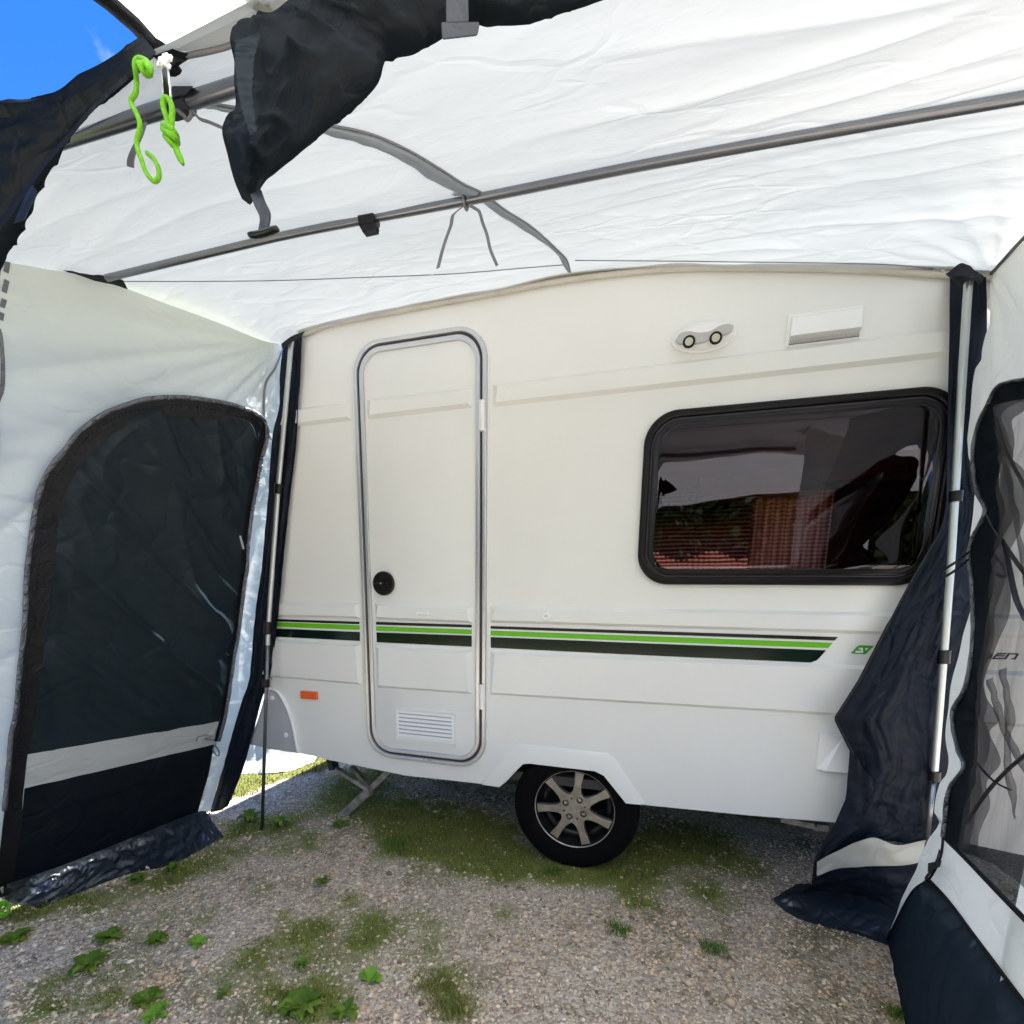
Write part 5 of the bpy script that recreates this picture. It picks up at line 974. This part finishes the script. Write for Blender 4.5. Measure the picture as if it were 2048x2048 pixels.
# ================================================================== TIES, CLIP AND ROPES
def tape(name, pts, Y, halfw, m, parent, n=26):
    return ribbon(name, [PY(*p, Y) for p in pts], (halfw, 0, .0012), m, parent, n)
tie = MB(); c = PY(931, 403, -.7); ringp = [c+np.array([.003*math.cos(t)*0, math.cos(t)*.0145, math.sin(t)*.0145]) for t in np.linspace(0, 2*math.pi, 20, endpoint=False)]
tie.tube(ringp, .0040, 8, closed=True, flat=.8); tie.tube([c+np.array([-.003, -.016, .014]), c+np.array([-.012, -.012, .03])], [.006, .004], 8)
to = tie.build('tie_tapes', M['strap_grey'], None, True); tag(to, 'grey cloth tie knotted round the thin crossbar with two dangling ends', 'tie tape')
tape('tape_end', [(928, 412), (912, 424), (905, 432), (902, 450), (893, 475), (885, 500), (876, 536)], -.716, .0045, M['strap_grey'], to)
tape('tape_end', [(938, 410), (950, 417), (959, 424), (965, 445), (974, 470), (981, 500), (994, 531)], -.716, .0035, M['strap_grey'], to)
MB().tube([PY(917, 372, -.70), PY(925, 384, -.705), PY(931, 396, -.716)], [.007, .006, .0045], 8, flat=.5).build('tie_loop', M['strap_dark'], to, True)
def Z(x, y, Y): return PY(240+x*.1553, 90+y*.1553, Y)
def rope_pts(L_, Y): return cr([Z(x, y, Y + (o[0] if o else 0)) for x, y, *o in L_], 90)
ra = [(345, 300), (385, 350, -.006), (400, 300, -.008), (360, 225, -.008), (300, 185, -.006), (240, 175, -.006), (200, 205, -.008), (190, 270, -.008), (200, 340, -.006), (212, 450), (212, 560), (192, 640), (145, 700), (150, 765), (195, 850), (240, 950), (258, 1050), (238, 1150), (215, 1250), (235, 1370), (280, 1490), (325, 1620), (380, 1705), (445, 1755), (498, 1710), (500, 1620), (472, 1530), (425, 1455), (350, 1392)]
r_a = MB().tube(rope_pts(ra, -1.405), .0031, 10); kn = [(250, 250, -.012), (310, 300, -.014), (370, 370, -.012), (385, 320, -.016), (330, 250, -.016), (270, 270, -.018), (300, 340, -.016), (350, 380, -.01), (390, 360, -.01)]
r_a.tube(rope_pts(kn, -1.405), .0038, 10)
tag(r_a.build('guy_rope', M['rope'], None, True), 'bright green rope dangling in a long S curve with a hooked end', 'rope')
rb_ = [(632, 1060), (600, 940), (565, 830), (555, 740), (580, 688), (620, 690), (650, 740), (672, 820), (668, 920), (660, 1060)]
r_b = MB().tube(rope_pts(rb_, -1.40), .0035, 10)
r_b.tube(rope_pts([(560, 1040, -.006), (620, 1060, -.014), (690, 1110, -.010), (730, 1190, 0), (690, 1200, .008), (600, 1120, .008), (560, 1090, -.004), (600, 1120, -.012), (680, 1170, -.012), (735, 1240, -.002), (700, 1270, .006), (620, 1210, .004), (590, 1180, -.006), (650, 1250, -.010), (690, 1290, -.006)], -1.40), .0040, 10)
r_b.tube(rope_pts([(680, 1180), (705, 1270), (735, 1370), (775, 1460), (812, 1535)], -1.405), [.0042]*70+list(np.linspace(.0042, .0022, 20)), 10)
tag(r_b.build('guy_rope', M['rope'], None, True), 'short bright green rope tied in a loop knot on a metal clip', 'rope')
cl = MB(); cl.tube([Z(545, 300, -1.40), Z(550, 450, -1.40), Z(560, 650, -1.40)], .0012, 6); cl.tube([Z(610, 290, -1.40), Z(630, 450, -1.40), Z(655, 670, -1.40)], .0018, 6)
cl.tube([Z(560, 650, -1.40), Z(600, 668, -1.40), Z(655, 668, -1.40)], .0015, 6)
clo = cl.build('rope_clip', M['aluminium'], None, True); tag(clo, 'slim metal clip hanging from the canopy corner holding the knotted rope', 'clip')
cb = MB(); cb.hexa([Z(535, 310, -1.402), Z(570, 640, -1.402), Z(635, 650, -1.402), Z(600, 290, -1.402)], [Z(535, 310, -1.398), Z(570, 640, -1.398), Z(635, 650, -1.398), Z(600, 290, -1.398)]); cb.build('clip_body', M['black_plastic'], clo)
cb = MB()
for (x, y, s_) in ((585, 180, .006), (530, 210, .005), (640, 175, .004), (500, 255, .0035), (570, 240, .005), (630, 280, .003)): 
    p = Z(x, y, -1.40); cb.tube([p-np.array([s_, 0, s_*.3]), p, p+np.array([s_, 0, s_*.5])], [s_*.4, s_*.8, s_*.4], 7)
cb.build('clip_buckle', M['white_plastic'], clo)
tag(ribbon('tape', [PY(290, 245, -1.205), PY(283, 268, -1.21), PY(270, 295, -1.21), PY(262, 318, -1.21), PY(261, 334, -1.21)], cr([(.004, 0, 0), (.005, 0, .001), (.006, 0, -.001), (.0075, 0, -.002), (.0075, 0, -.003)], 5), M['strap_grey'], None, 24), 'short grey tape hanging down behind the long green rope', 'tape')
bkt = MB(); bkt.tube([PY(352, 180, -1.205), PY(372, 205, -1.205)], .024, 12); bkt.hexa([PY(345, 178, -1.21), PY(350, 190, -1.21), PY(372, 186, -1.21), PY(388, 173, -1.21)], [PY(345, 178, -1.19), PY(350, 190, -1.19), PY(372, 186, -1.19), PY(388, 173, -1.19)])
bo_ = MB().tube([PY(340, 216, -1.2), PY(378, 204, -1.2)], .0165, 16).build('bar_sleeve', M['strap_dark'], None, False, .002); tag(bo_, 'black cloth sleeve wrapped round the thick crossbar behind the clip', 'sleeve')
bb_ = MB(); bb_.hexa([PY(344, 172, -1.22), PY(342, 196, -1.22), PY(372, 190, -1.22), PY(388, 172, -1.22)], [PY(344, 172, -1.20), PY(342, 196, -1.20), PY(372, 190, -1.20), PY(388, 172, -1.20)]); bb_.build('sleeve_tab', M['strap_dark'], bo_, False, .002)
MB().tube(cr([PY(356, 222, -1.215), PY(368, 232, -1.22), PY(374, 240, -1.22), PY(382, 232, -1.22), PY(384, 222, -1.22), PY(400, 238, -1.22), PY(420, 245, -1.22), PY(450, 258, -1.22)], 30), [.005]*8+[.0035]*22, 7, flat=.6).build('sleeve_tie', M['strap_grey'], bo_, True)
g1 = MB()
for k in range(5):
    g1.tube(cr([PG(x+random.uniform(-3, 3), y+random.uniform(-4, 4), .03+.012*k) for x, y in [(-6, 1812), (6, 1803), (16, 1812), (14, 1826), (4, 1830), (-4, 1818), (10, 1808)]], 30), .0035, 8)
tag(g1.build('guy_rope', M['rope'], None, True), 'bunched bright green rope on the ground at the foot of the left panel', 'rope')
tag(MB().tube([PG(6, 1798, .02), PG(5, 1786, .06), PG(4, 1775, .10)], [.004, .003, .005], 8).build('peg', M['dirty_steel'], None, True), 'small metal peg above the bunched green rope on the ground', 'peg')

# ================================================================== WHITE SHEET beyond the caravan's front
b0 = [PG(x, y) for x, y in [(360, 1560), (430, 1556), (480, 1550), (540, 1549), (590, 1541), (628, 1524), (660, 1505)]]
sh = loft([[p+np.array([0, 0, .008]) for p in b0], [p+np.array([-.02, .10, .12]) for p in b0], [p+np.array([-.05, .22, .42]) for p in b0], [p+np.array([-.05, .5, .75]) for p in b0]], 90, 60)
tag(grid_obj('white_sheet', sh, M['cloth_side'], None, lambda u, v, p: .03*nz(u*7, v*3, 2)+.02*(rid(u*9, v*4, 6, 4)-.4)), 'crumpled white sheet lying on the sunlit lawn beyond the caravan front', 'sheet')

# ================================================================== WEEDS, STONES AND TWIGS
M['weed'] = leaf_mat('weed_leaf', [(.08, .16, .014), (.14, .25, .025), (.22, .32, .04), (.10, .19, .02)])
M['weed_light'] = leaf_mat('weed_leaf_light', [(.17, .36, .03), (.24, .46, .05)])
def rosette(x, y, size, nl_, label, m='weed', name='weed', wide=.42, up=.35, spread=6.283, a0=0.0):
    size *= 1.12; nl_ = int(nl_*1.5) if nl_ > 5 else nl_
    p = PG(x, y); mb = MB()
    for k in range(nl_):
        a = a0+spread*k/nl_+random.uniform(-.25, .25); ln = size*random.uniform(.7, 1.15); wd = ln*wide*random.uniform(.8, 1.2); el_ = up*random.uniform(.4, 1.4); seg = 9
        d = np.array([math.cos(a), math.sin(a), 0]); s_ = np.array([-d[1], d[0], 0]); V = []
        bend = random.uniform(-.3, .3)
        for i in range(seg+1):
            t = i/seg; wv = wd*.5*(.12+1.0*math.sin(math.pi*min(1, t**.75*.97))**1.1)*(1+.22*math.sin(t*17+k)); z = .009+ln*el_*math.sin(t*2.3)*.55
            c = p+d*ln*t*(1-.15*el_)+s_*bend*ln*t*t*.5+np.array([0, 0, z+.002*k/nl_])
            V += [c-s_*wv+np.array([0, 0, wv*.35+.002*math.sin(t*13+k)]), c, c+s_*wv+np.array([0, 0, wv*.35+.002*math.cos(t*11+k)])]
        F_ = []
        for i in range(seg): F_ += [(3*i, 3*i+1, 3*i+4, 3*i+3), (3*i+1, 3*i+2, 3*i+5, 3*i+4)]
        mb.add(V, F_)
    o = mb.build(name, M[m], None, True); return tag(o, label, 'weed', 'weeds growing in the gravel')
rosette(32, 1882, .050, 13, 'broad leafy green weed at the left edge below the dark mud flap')
rosette(221, 1878, .045, 11, 'flat green rosette weed with leaves pointing right, between two others in the left row')
rosette(315, 1888, .038, 14, 'dense bushy green weed in the middle of the left gravel', up=.7)
rosette(398, 1892, .040, 5, 'pale green weed with four separate round leaves', 'weed_light', wide=.6, up=.5)
rosette(178, 1935, .055, 12, 'largest green rosette weed with wide leaves, nearest the left corner')
rosette(296, 2005, .042, 9, 'dark green rosette weed near the bottom left edge', wide=.5)
rosette(310, 2035, .038, 8, 'yellow green rosette weed touching the bottom edge', 'weed_light')
rosette(450, 1990, .030, 4, 'small sparse weed with two reddish stalks near the lower gravel', up=.6)
rosette(275, 1764, .042, 10, 'leafy weed close against the dark mud flap', up=.6)
rosette(345, 1744, .036, 10, 'dark leafy weed beside the mud flap, nearer the pole', up=.7)
rosette(645, 1772, .036, 10, 'upright light green weed on bare gravel below the door', up=1.0)
rosette(605, 1938, .034, 9, 'small upright weed with narrow leaves in the lower middle gravel', up=.9, wide=.3)
rosette(738, 1968, .040, 4, 'bright pale weed with three smooth rounded leaves', 'weed_light', wide=.75, up=.7, spread=3.4, a0=.1)
rosette(1238, 1762, .030, 2, 'single bright upright leaf growing beside the tyre shadow', 'weed_light', wide=.5, up=2.2)
rosette(500, 1650, .075, 9, 'tall leafy weed at the foot of the slim pole', up=1.0)
rosette(600, 2020, .060, 12, 'wide dark weed clump at the bottom edge of the gravel', up=.5)
rosette(690, 2030, .045, 9, 'small dark weed right of the wide clump at the bottom edge', up=.4)
rosette(560, 1655, .060, 8, 'low leafy weed right of the slim pole foot', up=.7)
rosette(680, 1655, .050, 7, 'broad grey green weed beside the steady leg foot', up=.5)
def tuft(x, y, rad, n_, h, label, m='tuft'):
    p = PG(x, y); spots = [(p[0]+max(-1.7, min(1.7, random.gauss(0, 1)))*rad, p[1]+max(-1.7, min(1.7, random.gauss(0, 1)))*rad*.8, random.uniform(.5, 1.1)) for _ in range(n_)]
    o = blades('grass_tuft', spots, M[m], label, (h*.6, h), .0013, 1.1, None); o['category'] = 'grass tuft'; o['group'] = 'grass tufts in the gravel'
tuft(1105, 1752, .020, 130, .040, 'small green grass tuft in front of the alloy wheel')
tuft(1238, 1866, .026, 190, .045, 'green grass tuft in open gravel below the wheel, left of another')
tuft(1426, 1902, .026, 170, .045, 'green grass tuft in open gravel farthest to the right')
tuft(1795, 2030, .014, 70, .04, 'thin grass tuft against the foot of the navy right wall')
tuft(795, 1700, .05, 90, .12, 'tall stalky grass clump below the caravan door')
tuft(870, 1975, .042, 560, .035, 'dry yellowish grass clump in the lower middle gravel', 'grass')
tuft(905, 2020, .036, 420, .04, 'dry yellowish grass clump touching the bottom edge', 'grass')
M['tan_stone'] = mat('tan_stone', (.62, .42, .30), .8, var=.25, vscale=40, bump=.4, bscale=200)
M['pale_stone'] = mat('pale_stone', (.66, .58, .44), .8, var=.2, vscale=40, bump=.4, bscale=200)
def pebble(x, y, s_, m, label):
    p = PG(x, y, s_*.45); bm = bmesh.new(); bmesh.ops.create_icosphere(bm, subdivisions=2, radius=s_)
    for v_ in bm.verts: v_.co = Vector((v_.co.x*1.3*(1+.3*nz(*(v_.co*90+Vector((x, y, 0))))), v_.co.y*(1+.3*nz(*(v_.co*70+Vector((y, x, 0))))), v_.co.z*.6)) + Vector(p)
    me = bpy.data.meshes.new('stone'); bm.to_mesh(me); bm.free(); o = bpy.data.objects.new('stone', me); col.objects.link(o); me.materials.append(M[m]); tag(o, label, 'stone', 'larger stones on the gravel')
pebble(350, 1771, .0085, 'tan_stone', 'orange tan stone near the mud flap, left of two pale ones')
pebble(373, 1774, .0085, 'pale_stone', 'pale yellow stone near the mud flap, middle of three')
pebble(386, 1781, .0080, 'pale_stone', 'pale yellow stone near the mud flap, rightmost of three')
pebble(363, 1981, .0075, 'tan_stone', 'pinkish tan stone lying on grey chips in the lower left')
pebble(551, 1817, .0065, 'pale_stone', 'pale stone alone on open gravel below the pole')
pebble(795, 1771, .0085, 'pale_stone', 'pale stone left of its twin on gravel below the caravan door')
pebble(808, 1778, .0080, 'pale_stone', 'pale stone right of its twin on gravel below the caravan door')
pebble(972, 1818, .0070, 'pale_stone', 'light stone on gravel straight below the wheel')
pebble(920, 1890, .0065, 'tan_stone', 'small yellow tan stone in the central gravel')
M['twig'] = mat('twig', (.30, .20, .13), .8, var=.3, vscale=60)
tag(MB().tube(cr([PG(x, y, .006) for x, y in [(482, 1893), (497, 1888), (510, 1880), (525, 1876), (540, 1872)]], 16), [.002]*16, 6).build('twig', M['twig'], None, True), 'thin brown twig lying on the gravel right of the pale weed', 'twig')
M['slate'] = mat('grey_peg_plastic', (.30, .30, .31), .5)
tag(MB().tube([PG(1244, 1734, .006), PG(1275, 1738, .006)], .004, 8).build('peg', M['slate'], None, True), 'small grey peg lying in the shade right of the wheel', 'peg')

# ================================================================== HEDGE behind the photographer, mirrored in the caravan window
M['hedge'] = leaf_mat('hedge_leaf', [(.015, .035, .008), (.03, .06, .012), (.05, .09, .018)])
hv = []; hf = []
for _ in range(26000):
    x = random.uniform(-11, 9); t = random.random(); z = 3.4*t*(1+.12*nz(x*.8, 1)); y = -8.5 + 1.1*random.random()**.5*(1-t*t*.6)*random.choice((1, .6)) + .5*nz(x*.7, z)
    s_ = random.uniform(.07, .14); q = np.array([x, y, z]); a = rng.normal(size=3); a /= np.linalg.norm(a); b_ = np.cross(a, rng.normal(size=3)); b_ /= np.linalg.norm(b_); k = len(hv)
    hv += [q-a*s_, q+b_*s_*.5, q+a*s_, q-b_*s_*.5]; hf.append((k, k+1, k+2, k+3))
_k = len(hv); _b = MB().box(-11, 9, -8.6, -8.2, 0, 3.2); hv += _b.v; hf += [tuple(i+_k for i in q) for q in _b.f]
tag(mesh_obj('hedge', hv, hf, M['hedge']), 'dense dark hedge mirrored dimly in the caravan window', 'hedge')
